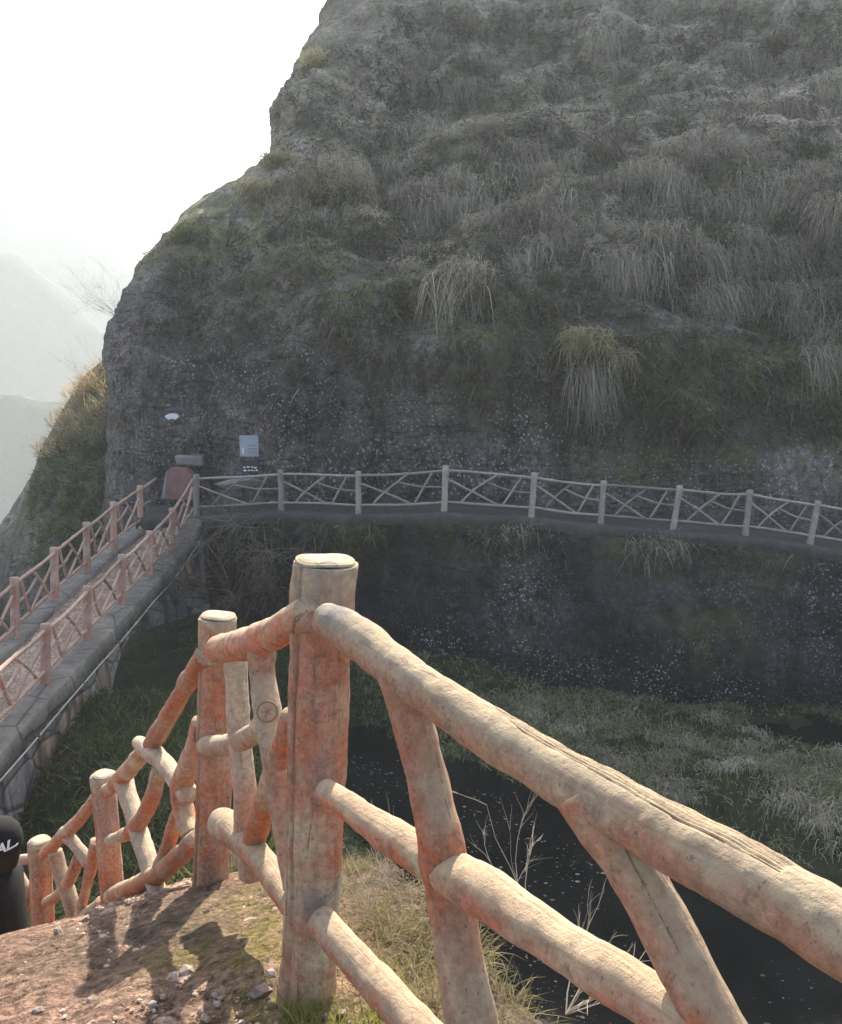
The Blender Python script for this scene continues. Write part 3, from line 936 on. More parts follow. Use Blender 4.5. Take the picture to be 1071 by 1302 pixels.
# panel to the right of the big post, coming towards the camera
RA = A_; RB = RIGHT_END
def slot(Aa, TH):
    """carved grain slot on the upper side of the rail"""
    d = np.zeros_like(Aa)
    L0, L1 = .58, 1.14
    w = np.clip((Aa - L0) / (L1 - L0), 0, 1)
    ins = ((Aa > L0) & (Aa < L1))
    c0 = -.28 + .25 * w
    x = np.angle(np.exp(1j * (TH - c0)))
    half = .42 * np.clip(np.minimum(w * 6, 1), .15, 1) * (1 - .15 * w)
    inside = ins & (np.abs(x) < half)
    g2 = np.zeros_like(Aa)
    d = d - np.where(inside, .0025, 0)
    g_ = np.cos(x / half * math.pi * 4.0 + .4 * np.sin(Aa * 14))
    gr = np.where(inside, np.clip(g_ * 1.3 - .3, 0, 1), 0)
    ed = np.where(ins & (np.abs(np.abs(x) - half) < .04), 1., 0)
    d = d - .006 * gr - .005 * ed
    GRV['slot'] = np.clip(gr * .8 + ed * .55, 0, 1).ravel()
    return d
bar('top_rail', [(416, 787), (445, 804), (520, 862), (620, 930), (740, 1000), (860, 1072), (980, 1132), (1090, 1200), (1220, 1285)], RA, RB, [42, 46, 56, 62, 73, 83, 91, 99, 112], [.05, .055, .04, .03, .03, .03, .03, .03, .03], mat=M_NEARTAN, step=.005, sides=120, fn=slot, lump=.0055, wide=[(jt[0][0], .06)])
bar('middle_rail', [(414, 1004), (450, 1030), (530, 1085), (620, 1140), (720, 1208), (820, 1268), (930, 1345)], RA, RB, [33, 39, 50, 66, 62, 68, 80], [.055, .05, .01, .02, .02, .02, .02], step=.01, sides=48, wide=[(jt[1][0], .03)])
bar('baluster', [(510, 855), (520, 900), (540, 980), (558, 1065), (572, 1150), (586, 1220), (605, 1330)], RA, RB, [60, 54, 50, 64, 62, 62, 66], [.03, .01, 0, .02, 0, 0, 0], step=.01, sides=48)
bar('baluster', [(748, 1005), (775, 1050), (798, 1092), (835, 1160), (880, 1245), (925, 1330)], RA, RB, [86, 86, 76, 72, 72, 78], [.03, .02, .01, 0, 0, 0], step=.01, sides=48)
bar('bottom_rail', [(408, 1170), (428, 1194), (470, 1240), (520, 1295), (570, 1350)], RA, RB, [40, 43, 44, 50, 58], [.055, .05, .03, .03, .03], step=.01, sides=48, wide=[(jt[2][0], .03)])

# panel between the big post and the next one down
bar('top_rail', [(395, 778), (372, 792), (330, 814), (278, 826)], A_, B_, [44, 44, 41, 34], [0, .03, .05, .085], step=.01, sides=40)
bar('baluster', [(296, 820), (300, 870), (306, 950), (312, 1020), (310, 1095)], A_, B_, [32, 29, 30, 28, 30], 0, M_NEARPALE, step=.012, sides=32)
kb = bar('baluster', [(332, 815), (334, 860), (342, 920), (352, 975), (362, 1060), (372, 1130)], A_, B_, [40, 34, 36, 34, 26, 26], [.02, .02, .03, .02, 0, 0], M_NEARPALE, step=.01, sides=40)
bar('middle_rail', [(262, 949), (285, 948), (312, 940), (340, 918)], A_, B_, [26, 25, 29, 28], [.09, .06, .03, .0], M_NEARPALE, step=.01, sides=32)
bar('bottom_rail', [(283, 1048), (300, 1060), (325, 1085), (352, 1120), (380, 1160)], A_, B_, [40, 36, 32, 34, 34], [.10, .07, .03, .01, 0], step=.01, sides=32)
bar('brace', [(372, 910), (356, 960), (338, 1020), (322, 1075), (318, 1110)], A_, B_, [30, 34, 30, 28, 28], [0, 0, .0, 0, 0], step=.012, sides=32)

def knot(parent, u, v, A, B, off, r):
    """pressed ring with a crossed crack, like a branch scar"""
    c = plane_pt(u, v, A, B, off)
    n = (-c).normalized()
    n = Vector((n.x, n.y, 0)).normalized()
    e1 = Vector((0, 0, 1)); e2 = n.cross(e1)
    mb_ = MB()
    ring = [c + e1 * r * math.cos(t) + e2 * r * .92 * math.sin(t) for t in np.linspace(0, 2 * math.pi, 25)]
    mb_.add(*tube_geo(ring, r * .11, sides=6, step=r * .3, capr=0)[:2])
    for k2 in range(5):
        t = k2 * 2 * math.pi / 5 + .3
        mb_.add(*tube_geo([c, c + e1 * r * .6 * math.cos(t) + e2 * r * .6 * math.sin(t)], [r * .1, r * .05], sides=5, step=r * .3)[:2])
    mb_.build('knot', M_GROOVE, parent)
knot(kb, 340, 905, A_, B_, .088, .030)

# panel between the second and the third post
bar('top_rail', [(262, 832), (238, 870), (212, 915), (193, 945)], B_, C_, [28, 26, 25, 24], 0, step=.015, sides=32)
bar('top_rail', [(186, 950), (165, 978), (148, 996), (133, 1008)], B_, C_, [22, 22, 21, 15], [.02, .03, .05, .09], step=.015, sides=32)
bar('brace', [(176, 944), (190, 955), (208, 970), (226, 992), (240, 1012)], B_, C_, [17, 24, 23, 25, 26], [.05, .02, .0, .0, 0], M_NEARPALE, step=.015, sides=32)
bar('baluster', [(157, 990), (167, 1025), (180, 1068), (190, 1100), (203, 1140)], B_, C_, [24, 23, 24, 24, 22], 0, M_NEARPALE, step=.015, sides=32)
bar('brace', [(203, 978), (196, 1008), (184, 1035), (168, 1058)], B_, C_, [18, 20, 20, 22], .02, step=.015, sides=28)
bar('middle_rail', [(174, 1055), (158, 1062), (138, 1070)], B_, C_, [18, 16, 15], [.02, .04, .085], M_NEARPALE, step=.015, sides=28)
bar('baluster', [(254, 918), (242, 970), (231, 1005), (236, 1040), (243, 1062)], B_, C_, [20, 27, 30, 26, 24], 0, step=.015, sides=32)
bar('brace', [(234, 1015), (222, 1050), (210, 1085), (200, 1110)], B_, C_, [22, 18, 18, 18], 0, step=.015, sides=28)
bar('bottom_rail', [(250, 1068), (225, 1092), (200, 1112), (170, 1128), (140, 1140)], B_, C_, [26, 25, 25, 24, 22], [0, 0, .0, .02, .08], step=.015, sides=32)

# panel between the third and the fourth post
bar('top_rail', [(124, 1012), (102, 1040), (82, 1062)], C_, D_, [16, 17, 16], 0, step=.02, sides=24)
bar('top_rail', [(80, 1062), (66, 1076), (52, 1089)], C_, D_, [16, 16, 11], [.02, .04, .09], step=.02, sides=24)
bar('brace', [(77, 1056), (90, 1068), (102, 1082), (114, 1098)], C_, D_, [12, 16, 17, 18], [.03, 0, 0, 0], M_NEARPALE, step=.02, sides=24)
bar('baluster', [(70, 1082), (78, 1112), (88, 1140), (96, 1175)], C_, D_, [17, 18, 18, 17], 0, M_NEARPALE, step=.02, sides=24)
bar('brace', [(100, 1090), (90, 1115), (76, 1136), (58, 1148)], C_, D_, [14, 15, 15, 14], [.02, .02, .03, .09], step=.02, sides=24)
bar('brace', [(122, 1070), (114, 1110), (104, 1150), (100, 1172)], C_, D_, [14, 14, 13, 13], 0, step=.02, sides=24)
bar('bottom_rail', [(130, 1148), (115, 1160), (98, 1170), (70, 1186)], C_, D_, [18, 17, 16, 15], 0, step=.02, sides=24)
# panel left of the fourth post
E_ = D_ + Vector((-1.25, .55, -.5))
bar('top_rail', [(48, 1090), (30, 1093), (8, 1098), (-30, 1108)], D_, E_, [11, 12, 13, 13], 0, M_NEARPALE, step=.02, sides=24)
bar('brace', [(16, 1098), (26, 1120), (36, 1140)], D_, E_, [15, 16, 16], 0, M_NEARPALE, step=.02, sides=24)
bar('brace', [(40, 1125), (32, 1150), (20, 1180)], D_, E_, [12, 13, 13], 0, step=.02, sides=24)
bar('bottom_rail', [(52, 1190), (30, 1188), (0, 1192), (-30, 1200)], D_, E_, [14, 14, 14, 14], 0, step=.02, sides=24)

# ------------------------------------------------------------------ generic rustic panels for the bridge and the walkway
def far_panel(root, b0, t0, b1, t1, mat, r=.036, flip=False, style=0):
    b0, t0, b1, t1 = map(Vector, (b0, t0, b1, t1))
    def P(s, h):
        if flip: s = 1 - s
        lo = b0.lerp(b1, s); hi = t0.lerp(t1, s)
        p = lo.lerp(hi, h)
        j = .012
        return p + Vector((random.uniform(-j, j), random.uniform(-j, j), random.uniform(-j, j)))
    kw = dict(sides=10, step=.12, lump=.008, capr=.4)
    sag = random.uniform(-.02, .02)
    tube('top_rail', [P(0, .9), P(.3, .885 + sag), P(.65, .875 + sag), P(1, .89)], [r, r * .9, r * .95, r], mat, root, seed=sd_(), **kw)
    tube('bottom_rail', [P(0, .2), P(.5, .185 + sag), P(1, .19)], [r * .9] * 3, mat, root, seed=sd_(), **kw)
    tube('brace', [P(0.02, .72), P(.3, .48), P(.62, .19)], r * .78, mat, root, seed=sd_(), **kw)
    tube('brace', [P(.18, .22), P(.34, .52), P(.58, .88)], r * .74, mat, root, seed=sd_(), **kw)
    tube('middle_rail', [P(.46, .70), P(.72, .56), P(1, .53)], r * .75, mat, root, seed=sd_(), **kw)
    tube('brace', [P(.66, .21), P(.75, .5), P(.85, .87)], r * .74, mat, root, seed=sd_(), **kw)

def far_post(root, t, b, r, mat):
    t, b = Vector(t), Vector(b)
    o = tube('post', [b - (t - b).normalized() * .25, b, b.lerp(t, .5), t], [r * 1.05, r * 1.05, r * .98, r], mat, root, sides=16, step=.09, lump=.008, seed=sd_(), capr=.14)
    return o

walk = empty('log_fence', tuple(WB[0]))
tag(walk, 'long grey log fence with crossed braces along the cliff walkway', 'fence')
for i in range(1, len(WB)):
    far_post(walk, WT[i], WB[i], .078, M_WALKF)
far_post(walk, WT[0], WB[0], .085, M_WALKF)
for i in range(len(WB) - 1):
    if i == 0:
        far_panel(walk, WB[0], WT[0], WB[1], WT[1], M_WALKF)
    else:
        far_panel(walk, WB[i], WT[i], WB[i + 1], WT[i + 1], M_WALKF)

# ------------------------------------------------------------------ stone footbridge
BRN = [((58, 793), (58, 868), 14.3), ((111, 745), (111, 813), 16.15), ((155, 705), (154, 768), 18.1), ((190, 675), (190, 731), 20.0), ((219, 646), (219, 700), 21.95)]
NT = [at(*a, d * .995) for a, b, d in BRN]; NB = [at(*b, d) for a, b, d in BRN]
stepv = (NB[0] - NB[3]) / 3
for k in range(1, 6):
    NB.insert(0, NB[0] + stepv); NT.insert(0, NT[0] + stepv + Vector((0, 0, 0)))
NB.append(Vector(WB[0]) + Vector((-.03, -.28, 0))); NT.append(Vector(WT[0]) + Vector((-.03, -.28, .0)))
BRF = [((18, 734), (20, 810), 16.3), ((69, 696), (70, 762), 18.1), ((110, 664), (111, 727), 19.8), ((144, 638), (145, 697), 21.6), ((178, 617), (179, 672), 23.6)]
FT = [at(*a, d * .995) for a, b, d in BRF]; FB = [at(*b, d) for a, b, d in BRF]
st2 = (FB[0] - FB[3]) / 3
for k in range(1, 7):
    FB.insert(0, FB[0] + st2); FT.insert(0, FT[0] + st2)

bfn = empty('log_fence', tuple(NB[0])); tag(bfn, 'pinkish log fence on the near ledge of the stone bridge, above the pipe', 'fence')
bff = empty('log_fence', tuple(FB[0])); tag(bff, 'pinkish log fence on the far kerb of the bridge, ending by the pink slab', 'fence')
for t, b in zip(NT[:-1], NB[:-1]): far_post(bfn, t, b, .082, M_BRIDGEF)
for t, b in zip(FT, FB): far_post(bff, t, b, .085, M_BRIDGEF)
for i in range(len(NB) - 1): far_panel(bfn, NB[i], NT[i], NB[i + 1], NT[i + 1], M_BRIDGEF, .038, flip=True)
for i in range(len(FB) - 1): far_panel(bff, FB[i], FT[i], FB[i + 1], FT[i + 1], M_BRIDGEF, .038, flip=True)
e0, e1 = FT[-1], at(198, 609, 24.7)
tube('top_rail', [e0.lerp(FB[-1], .12), e1], [.042, .045], M_BRIDGEF, bff, sides=12, step=.1, lump=.006)
tube('middle_rail', [e0.lerp(FB[-1], .5), at(192, 637, 24.4)], [.034, .036], M_BRIDGEF, bff, sides=12, step=.1, lump=.006)

def deck_mat():
    m = Mat('bridge_paving', .92)
    v = m.coord()
    c = m.ramp(m.noise(v, 2, 6, .65), [(.35, (.30, .22, .175)), (.65, (.44, .345, .275))])
    pe = m.voro(v, 13, 'Distance', 'DISTANCE_TO_EDGE')
    c = m.mix(m.ramp(pe, [(.02, .8), (.10, 0.)]), c, (.10, .075, .06))
    c = m.mix(.4, c, m.mix(1.0, c, m.ramp(m.voro(v, 13, 'Color'), [(.2, .55), (.8, 1.5)]), 'MULTIPLY'))
    m.color(c); m.bump(m.ramp(pe, [(0, 0.), (.2, 1.)]), .6, .02)
    return m.m
def kerb_mat():
    m = Mat('weathered_kerb', .92)
    v = m.coord()
    c = m.ramp(m.noise(v, 1.6, 8, .7), [(.32, (.105, .098, .086)), (.52, (.20, .185, .165)), (.70, (.31, .28, .235))])
    c = m.mix(m.ramp(m.noise(v, 9, 6, .7), [(.56, 0.), (.68, .8)]), c, (.05, .048, .042))
    ed = m.voro(m.coord((.5, .5, .5)), 1.5, 'Distance', 'DISTANCE_TO_EDGE')
    c = m.mix(m.ramp(ed, [(.0, .7), (.02, 0.)]), c, (.03, .03, .027))
    m.color(c); m.bump(m.noise(v, 14, 6, .7), .6, .03)
    return m.m
def masonry_mat():
    m = Mat('bridge_masonry', .92)
    v = m.coord()
    vo = m.n('TexVoronoi'); vo.feature = 'F1'; vo.inputs['Scale'].default_value = 1.9
    m.l(m.coord((1, .75, 1.2)), vo.inputs['Vector'])
    c = m.ramp(vo.outputs['Color'], [(.15, (.15, .14, .13)), (.4, (.25, .22, .20)), (.6, (.20, .215, .215)), (.8, (.38, .22, .13)), (.95, (.36, .33, .29))])
    ed = m.voro(m.coord((1, .75, 1.2)), 1.9, 'Distance', 'DISTANCE_TO_EDGE')
    c = m.mix(m.ramp(ed, [(.0, .85), (.05, 0.)]), c, (.035, .033, .03))
    st = m.noise(m.coord((2.2, 2.2, .2)), 1.4, 6, .6, .5)
    c = m.mix(m.ramp(st, [(.40, .85), (.55, 0.)]), c, (.045, .043, .042))
    c = m.mix(m.ramp(st, [(.62, 0.), (.72, .5)]), c, (.33, .29, .25))
    c = m.mix(.6, c, m.mix(1.0, c, m.ramp(m.noise(v, 8, 6, .7), [(.3, .4), (.7, 1.6)]), 'MULTIPLY'))
    m.color(c)
    b = m.bump(m.ramp(ed, [(0, 0.), (.1, 1.)]), .7, .05)
    m.bump(m.noise(v, 10, 6), .5, .03, b)
    return m.m
M_DECK, M_KERB, M_MASON = deck_mat(), kerb_mat(), masonry_mat()
NBa = np.array([tuple(p) for p in NB]); FBa = np.array([tuple(p) for p in FB])
bridge = empty('footbridge', tuple(NB[0]))
tag(bridge, 'stone footbridge with a paved deck, dark ledges and an arch over the gully', 'bridge')
ys = np.linspace(NBa[0, 1] + .1, 24.6, 90)
def nx_(y): return np.interp(y, NBa[:, 1], NBa[:, 0])
def nzb(y): return np.interp(y, NBa[:, 1], NBa[:, 2])
def fx_(y): return np.interp(y, FBa[:, 1], FBa[:, 0])
def fzb(y): return np.interp(y, FBa[:, 1], FBa[:, 2])
def strip(name, rows, mat, parent):
    G = np.array(rows)
    G = G + (fbm(G.reshape(-1, 3) * 2.2, 3) * .012).reshape(G.shape[:2] + (1,))
    return mesh_obj(name, G.reshape(-1, 3), grid_faces(G.shape[0], G.shape[1]), mat, parent)
xs_n, zs_n, xs_f, zs_f = nx_(ys), nzb(ys), fx_(ys), fzb(ys)
strip('deck', [np.stack([xs_f + .16, ys, zs_f - .12], 1), np.stack([(xs_f * .7 + xs_n * .3), ys, (zs_f * .7 + zs_n * .3) - .11], 1), np.stack([(xs_f * .3 + xs_n * .7), ys, (zs_f * .3 + zs_n * .7) - .11], 1), np.stack([xs_n - .10, ys, zs_n - .10], 1)], M_DECK, bridge)
LW = .31
strip('kerb', [np.stack([xs_n - .11, ys, zs_n - .14], 1), np.stack([xs_n - .11, ys, zs_n - .01], 1), np.stack([xs_n - .09, ys, zs_n], 1), np.stack([xs_n + .15, ys, zs_n - .005], 1), np.stack([xs_n + LW - .02, ys, zs_n - .02], 1), np.stack([xs_n + LW, ys, zs_n - .04], 1), np.stack([xs_n + LW, ys, zs_n - .34], 1), np.stack([xs_n + LW - .06, ys, zs_n - .35], 1)], M_KERB, bridge)
strip('kerb', [np.stack([xs_f + .17, ys, zs_f - .2], 1), np.stack([xs_f + .17, ys, zs_f - .01], 1), np.stack([xs_f + .15, ys, zs_f], 1), np.stack([xs_f - .3, ys, zs_f], 1), np.stack([xs_f - .32, ys, zs_f - .4], 1)], M_KERB, bridge)
# spandrel walls with the arch opening, and the vault between them
ARC0, ARC1 = 15.7, 23.6
def soffit(y):
    t = (y - (ARC0 + ARC1) / 2) / ((ARC1 - ARC0) / 2)
    return np.where(np.abs(t) < 1, -6.75 + 1.62 * np.sqrt(np.clip(1 - t * t, 0, 1)) + .0 * y, -9.0)
yw = np.concatenate([np.linspace(NBa[0, 1] + .1, ARC0, 24), np.linspace(ARC0 + .002, ARC1 - .002, 70), np.linspace(ARC1, 24.6, 6)])
for side in (0, 1):
    top = nzb(yw) - .345 if side == 0 else fzb(yw) - .38
    X = nx_(yw) + LW - .07 if side == 0 else fx_(yw) - .27
    bot = np.minimum(soffit(yw), top - .1)
    hh = np.linspace(0, 1, 14)
    G = np.zeros((14, len(yw), 3))
    for i, h in enumerate(hh):
        G[i, :, 2] = top + (bot - top) * h; G[i, :, 1] = yw
        batter = (top - G[i, :, 2]) * .05
        G[i, :, 0] = X + (batter if side == 0 else -batter)
    Q = G.reshape(-1, 3)
    Q[:, 0] += fbm(Q * 1.8, 3) * .03
    mesh_obj('spandrel_wall', Q, grid_faces(14, len(yw)), M_MASON, bridge)
ya = np.linspace(ARC0 + .002, ARC1 - .002, 40)
rows = []
for t in np.linspace(0, 1, 6):
    rows.append(np.stack([(nx_(ya) + LW - .06) * (1 - t) + (fx_(ya) - .28) * t, ya, soffit(ya) + .01], 1))
mesh_obj('vault', np.array(rows).reshape(-1, 3), grid_faces(6, 40), M_MASON, bridge)
for yv_ in (ARC0, ARC1):
    xa, xb = float(nx_(yv_)) + LW - .06, float(fx_(yv_)) - .28
    mesh_obj('abutment', [(xa, yv_, -9), (xb, yv_, -9), (xb, yv_, -6.7), (xa, yv_, -6.7)], [[0, 1, 2, 3]], M_MASON, bridge)
M_PIPE = plain('white_pipe', (.46, .43, .38), .5, .2, 4)
yp = np.linspace(NBa[0, 1] + .1, 23.2, 30)
pp = np.stack([nx_(yp) + LW + .03, yp, nzb(yp) - .37 + fbm(np.stack([yp, yp * 0, yp * 0], 1) * .8, 2) * .02], 1)
tube('pipe', pp, .014, M_PIPE, bridge, sides=8, step=.3, capr=.2)
for y in np.arange(NBa[0, 1] + 1, 23, 1.9):
    c = Vector((float(nx_(y)) + LW + .02, float(y), float(nzb(y)) - .37))
    mesh_obj('pipe_clip', *box_geo(c, (.08, .04, .08)), M_KERB, bridge, flat=True)

# ------------------------------------------------------------------ things at the end of the bridge
M_PINK = plain('red_sandstone', (.24, .135, .12), .9, .3, 3, .01)
M_GREYST = plain('pale_stone', (.26, .245, .235), .9, .3, 4, .01)
M_SIGN = plain('grey_board', (.36, .40, .45), .5, .12, 3)
M_SIGNDARK = plain('dark_board', (.05, .052, .06), .6, .3, 4)
M_WHITE = plain('white_paint', (.80, .80, .80), .6, .05, 4)

slab = empty('stone_slab', tuple(at(226, 634, 24.0)))
tag(slab, 'pink red stone slab with bevelled corners standing at the far end of the bridge', 'slab')
def prism(pix, d, thick, tilt=(0, 1, 0)):
    P = [at(u, v, d) for u, v in pix]
    b = [p + Vector(tilt) * thick for p in P]
    n = len(P)
    return [tuple(p) for p in P + b], [list(range(n))] + [[i, i + n, (i + 1) % n + n, (i + 1) % n] for i in range(n)] + [list(range(2 * n - 1, n - 1, -1))]
Vv, Ff = prism([(205, 634), (211, 600), (217, 595), (236, 596), (247, 606), (247, 636)], 24.0, .35)
mesh_obj('body', Vv, Ff, M_PINK, slab, flat=True)
Vv, Ff = prism([(205, 633), (211, 600), (213, 599), (209.5, 634)], 23.97, .02)
mesh_obj('edge_face', Vv, Ff, M_GREYST, slab, flat=True)
blk = MB(); p, n_ = hit(243, 585)
p = p or at(243, 585, 25)
blk.add(*box_geo(p + Vector((0, -.12, 0)), (.82, .5, .34), .05, .05))
Q = np.vstack(blk.V); Q += (fbm(Q * 3, 3) * .05)[:, None]
tag(mesh_obj('stone_block', Q, blk.F, M_GREYST, flat=True), 'rough tan stone block stuck out of the cliff just above the pink slab', 'stone')

def sign():
    D0 = 23.6
    root = empty('notice_board', tuple(at(318, 620, D0)))
    tag(root, 'light grey notice board over a smaller dark board at the foot of the cliff', 'notice board')
    c = at(317, 567, D0); s = D0 / F
    mb_ = MB(); mb_.add(*box_geo(c, (24 * s, .05, 27 * s), 0, .008)); mb_.build('upper_panel', M_SIGN, root, flat=True)
    mb_ = MB()
    for u, v, w, h in ((316, 560, 2.2, 8), (309.5, 573, 2.2, 8)):
        mb_.add(*box_geo(at(u, v, D0) + Vector((0, -.03, 0)), (w * s, .012, h * s), 0, .002))
    mb_.build('white_lettering', M_WHITE, root, flat=True)
    mb_ = MB()
    for r_ in range(5):
        mb_.add(*box_geo(at(321, 558 + r_ * 4.2, D0) + Vector((0, -.027, 0)), (11 * s, .006, 1.0 * s), 0, .001))
    mb_.build('small_lettering', plain('faded_ink', (.22, .24, .28), .6), root, flat=True)
    mb_ = MB(); mb_.add(*box_geo(at(318.5, 594, D0 - .02), (21 * s, .06, 17 * s), 0, .008)); mb_.build('lower_panel', M_SIGNDARK, root, flat=True)
    mb_ = MB()
    rg = random.Random(4)
    for r_ in range(3):
        u = 310
        while u < 327:
            w = rg.uniform(1.5, 4)
            mb_.add(*box_geo(at(u + w / 2, 590 + r_ * 4 + rg.uniform(-.6, .6), D0 - .02) + Vector((0, -.034, 0)), (w * s, .008, rg.uniform(.9, 2.0) * s), 0, .001))
            u += w + rg.uniform(.8, 2)
    mb_.build('chalky_lettering', M_WHITE, root, flat=True)
    mb_ = MB()
    for u in (309, 325): mb_.add(*tube_geo([at(u, 632, D0 + .05), at(u, 556, D0 + .05)], .03, sides=10, step=.2)[:2])
    mb_.build('stand', M_SIGNDARK, root)
sign()
gb = MB(); gb.add(*box_geo(at(331, 604, 24.05) + Vector((0, .1, 0)), (.16, .18, .85), .1, .02)); 
tag(gb.build('marker_post', M_GREYST, None, flat=True), 'short grey stone marker standing right beside the notice board', 'marker')
rs = MB(); Vr, Fr = pebble_geo((0, 0, 0), 1.0, 5)
Vr = np.array(Vr) * np.array([.62, .3, .30]) + np.array(at(305, 615, 23.6))
tag(mesh_obj('boulder', Vr, Fr, M_GREYST, flat=True), 'pale low boulder below the notice board behind the corner of the walkway fence', 'stone')

# fan-shaped plaque on the cliff
p, n_ = hit(221, 529)
if p is not None:
    s = p.length / F
    cpl = p + Vector((0, -.22, 0))
    arc = [(math.sin(t) * 11.5, math.cos(t) * 11.5) for t in np.linspace(-.85, .85, 14)]
    inn = [(math.sin(t) * 5.2, math.cos(t) * 5.2) for t in np.linspace(.85, -.85, 10)]
    poly = [(x * s, (y - 7.8) * s) for x, y in arc + inn]
    V1 = [tuple(cpl + Vector((x, 0, z))) for x, z in poly]; V2 = [tuple(cpl + Vector((x, .20, z))) for x, z in poly]
    n = len(poly)
    na, ni = len(arc), len(inn)
    fr = []
    for i in range(na - 1):
        j = min(ni - 1, int(round((1 - i / (na - 1)) * (ni - 1)))); j2 = min(ni - 1, int(round((1 - (i + 1) / (na - 1)) * (ni - 1))))
        fr.append([i, i + 1, na + j2, na + j] if j != j2 else [i, i + 1, na + j])
    tag(mesh_obj('plaque', V1 + V2, fr + [[i, i + n, (i + 1) % n + n, (i + 1) % n] for i in range(n)], M_WHITE, flat=True), 'small white fan shaped plaque fixed on the bare cliff above the pink slab', 'plaque')

# ------------------------------------------------------------------ hill shoulder left of the cliff, behind the bridge
SH = [(-60, 760), (-30, 725), (0, 672), (18, 640), (44, 600), (60, 560), (78, 522), (104, 482), (132, 455), (190, 420), (260, 400)]
def make_shoulder():
    d0 = 34.
    us = np.linspace(-60, 260, 120)
    vs = np.interp(us, [s[0] for s in SH], [s[1] for s in SH])
    crest = np.array([tuple(ray(u, v) * (d0 - .002 * (u - 130))) for u, v in zip(us, vs)])
    rows = []
    for t in np.linspace(0, 1, 70):      # front slope, coming towards the viewer and down
        k_ = t ** 1.25
        rows.append(crest + np.stack([.10 * k_ * 10 * np.ones(120), -10.5 * t * np.ones(120), -11 * k_ * np.ones(120)], 1))
    rows = rows[::-1]
    for t in np.linspace(.05, 1, 20):
        rows.append(crest + np.stack([np.zeros(120), 14 * t * np.ones(120), -16 * t ** 1.6 * np.ones(120)], 1))
    G = np.array(rows); Q = G.reshape(-1, 3)
    d = fbm(Q * .4 + 2, 4) * .55 + (.5 - np.abs(fbm(Q * 1.1, 3))) * .25
    near_crest = np.exp(-((np.arange(90) - 69) / 9.) ** 2).repeat(120)
    Q[:, 2] += d * (1 - .75 * near_crest)
    return Q, grid_faces(90, 120)
SQ, SF = make_shoulder()
SH_BVH = BVHTree.FromPolygons([tuple(p) for p in SQ], [tuple(f) for f in SF])
ps = np.zeros(len(SQ)); p, _ = hit(22, 650, SH_BVH)
if p is not None: ps = 1.2 * np.exp(-((SQ - np.array(p)) ** 2).sum(1) / 1.6 ** 2)
tag(mesh_obj('hillside', SQ, SF, M_ROCK, attrs={'moss': .8 * smooth(-9, -3, SQ[:, 2]), 'speck': np.full(len(SQ), .3), 'pale': ps}), kind='structure')

# ------------------------------------------------------------------ plants
def blade_geo(root, dirv, L, Wd, droop, segs=3, power=1.7):
    root = np.asarray(root, float); n = len(root)
    dirv = dirv / (np.linalg.norm(dirv, axis=1)[:, None] + 1e-9)
    side = np.cross(dirv, RNG.normal(size=(n, 3)))
    side /= np.linalg.norm(side, axis=1)[:, None] + 1e-9
    V = np.zeros((n, segs + 1, 2, 3))
    for i in range(segs + 1):
        t = i / segs
        c = root + dirv * (L * t)[:, None]
        c[:, 2] -= droop * t ** power
        w = Wd * (1 - .85 * t ** 1.3) / 2
        V[:, i, 0] = c - side * w[:, None]; V[:, i, 1] = c + side * w[:, None]
    base = (np.arange(n) * (segs + 1) * 2)[:, None]
    fs = []
    for i in range(segs):
        fs.append(base + np.array([2 * i, 2 * i + 1, 2 * i + 3, 2 * i + 2])[None])
    return V.reshape(-1, 3), np.stack(fs, 1).reshape(-1, 4)

def tuft_geo(p, nrm, n, L, spread=.5, W=.018, droop=1.0, up=.5, rad=.2):
    p = np.array(p); nrm = np.array(nrm)
    rt = p + np.clip(RNG.normal(size=(n, 3)), -1.6, 1.6) * rad * np.array([1, .5, .45])
    d = nrm * .6 + np.array([0, 0, up]) + np.clip(RNG.normal(size=(n, 3)), -1.5, 1.5) * spread
    ll = L * RNG.uniform(.55, 1.15, n)
    return blade_geo(rt, d, ll * .55, W * RNG.uniform(.6, 1.4, n), ll * droop * RNG.uniform(.7, 1.2, n), 4, 1.6)

def fix_n(n): 
    n = Vector(n)
    return -n if n.y > .2 else n

SHRUBS = []
M_FRESH = blade_mat('fresh_green_grass', [(.12, .17, .03), (.20, .25, .06), (.15, .19, .05)], .4)
M_LEAFG = blade_mat('dull_green_leaves', [(.05, .062, .026), (.085, .10, .04), (.12, .125, .06), (.065, .075, .03)], .3)
# hanging tufts on the cliff, each a plant of its own
TUFTS = []
rt = random.Random(21)
for (u0, u1, v0, v1, cnt) in ((505, 700, 150, 330, 44), (690, 1000, 185, 335, 70), (860, 960, 338, 385, 7), (985, 1071, 200, 380, 18), (365, 480, 195, 285, 20), (700, 1071, 40, 190, 34), (515, 600, 320, 372, 6), (430, 640, 20, 140, 14), (1010, 1071, 380, 470, 8)):
    for _ in range(cnt): TUFTS.append((rt.uniform(u0, u1), rt.uniform(v0, v1)))
for (u, v) in TUFTS:
    p, n_ = hit(u, v)
    if p is None: continue
    n_ = fix_n(n_)
    L = rt.choice([.5, .7, .85, 1.0, 1.25, 1.5]) * (1 if v > 120 else .8)
    o = mesh_obj('grass_tuft', *tuft_geo(p + n_ * .05, n_, int((130 + 110 * L) * rt.uniform(.6, 1.4)), L, rt.uniform(.3, .62), .021, rt.uniform(.55, 1.2), rt.uniform(.1, .6), rt.uniform(.16, .36) + .10 * L), M_TUFT)
    tag(o, 'dry grey brown grass tuft hanging among many like it on the upper cliff', 'grass tuft', 'dry grass tufts hanging on the cliff')
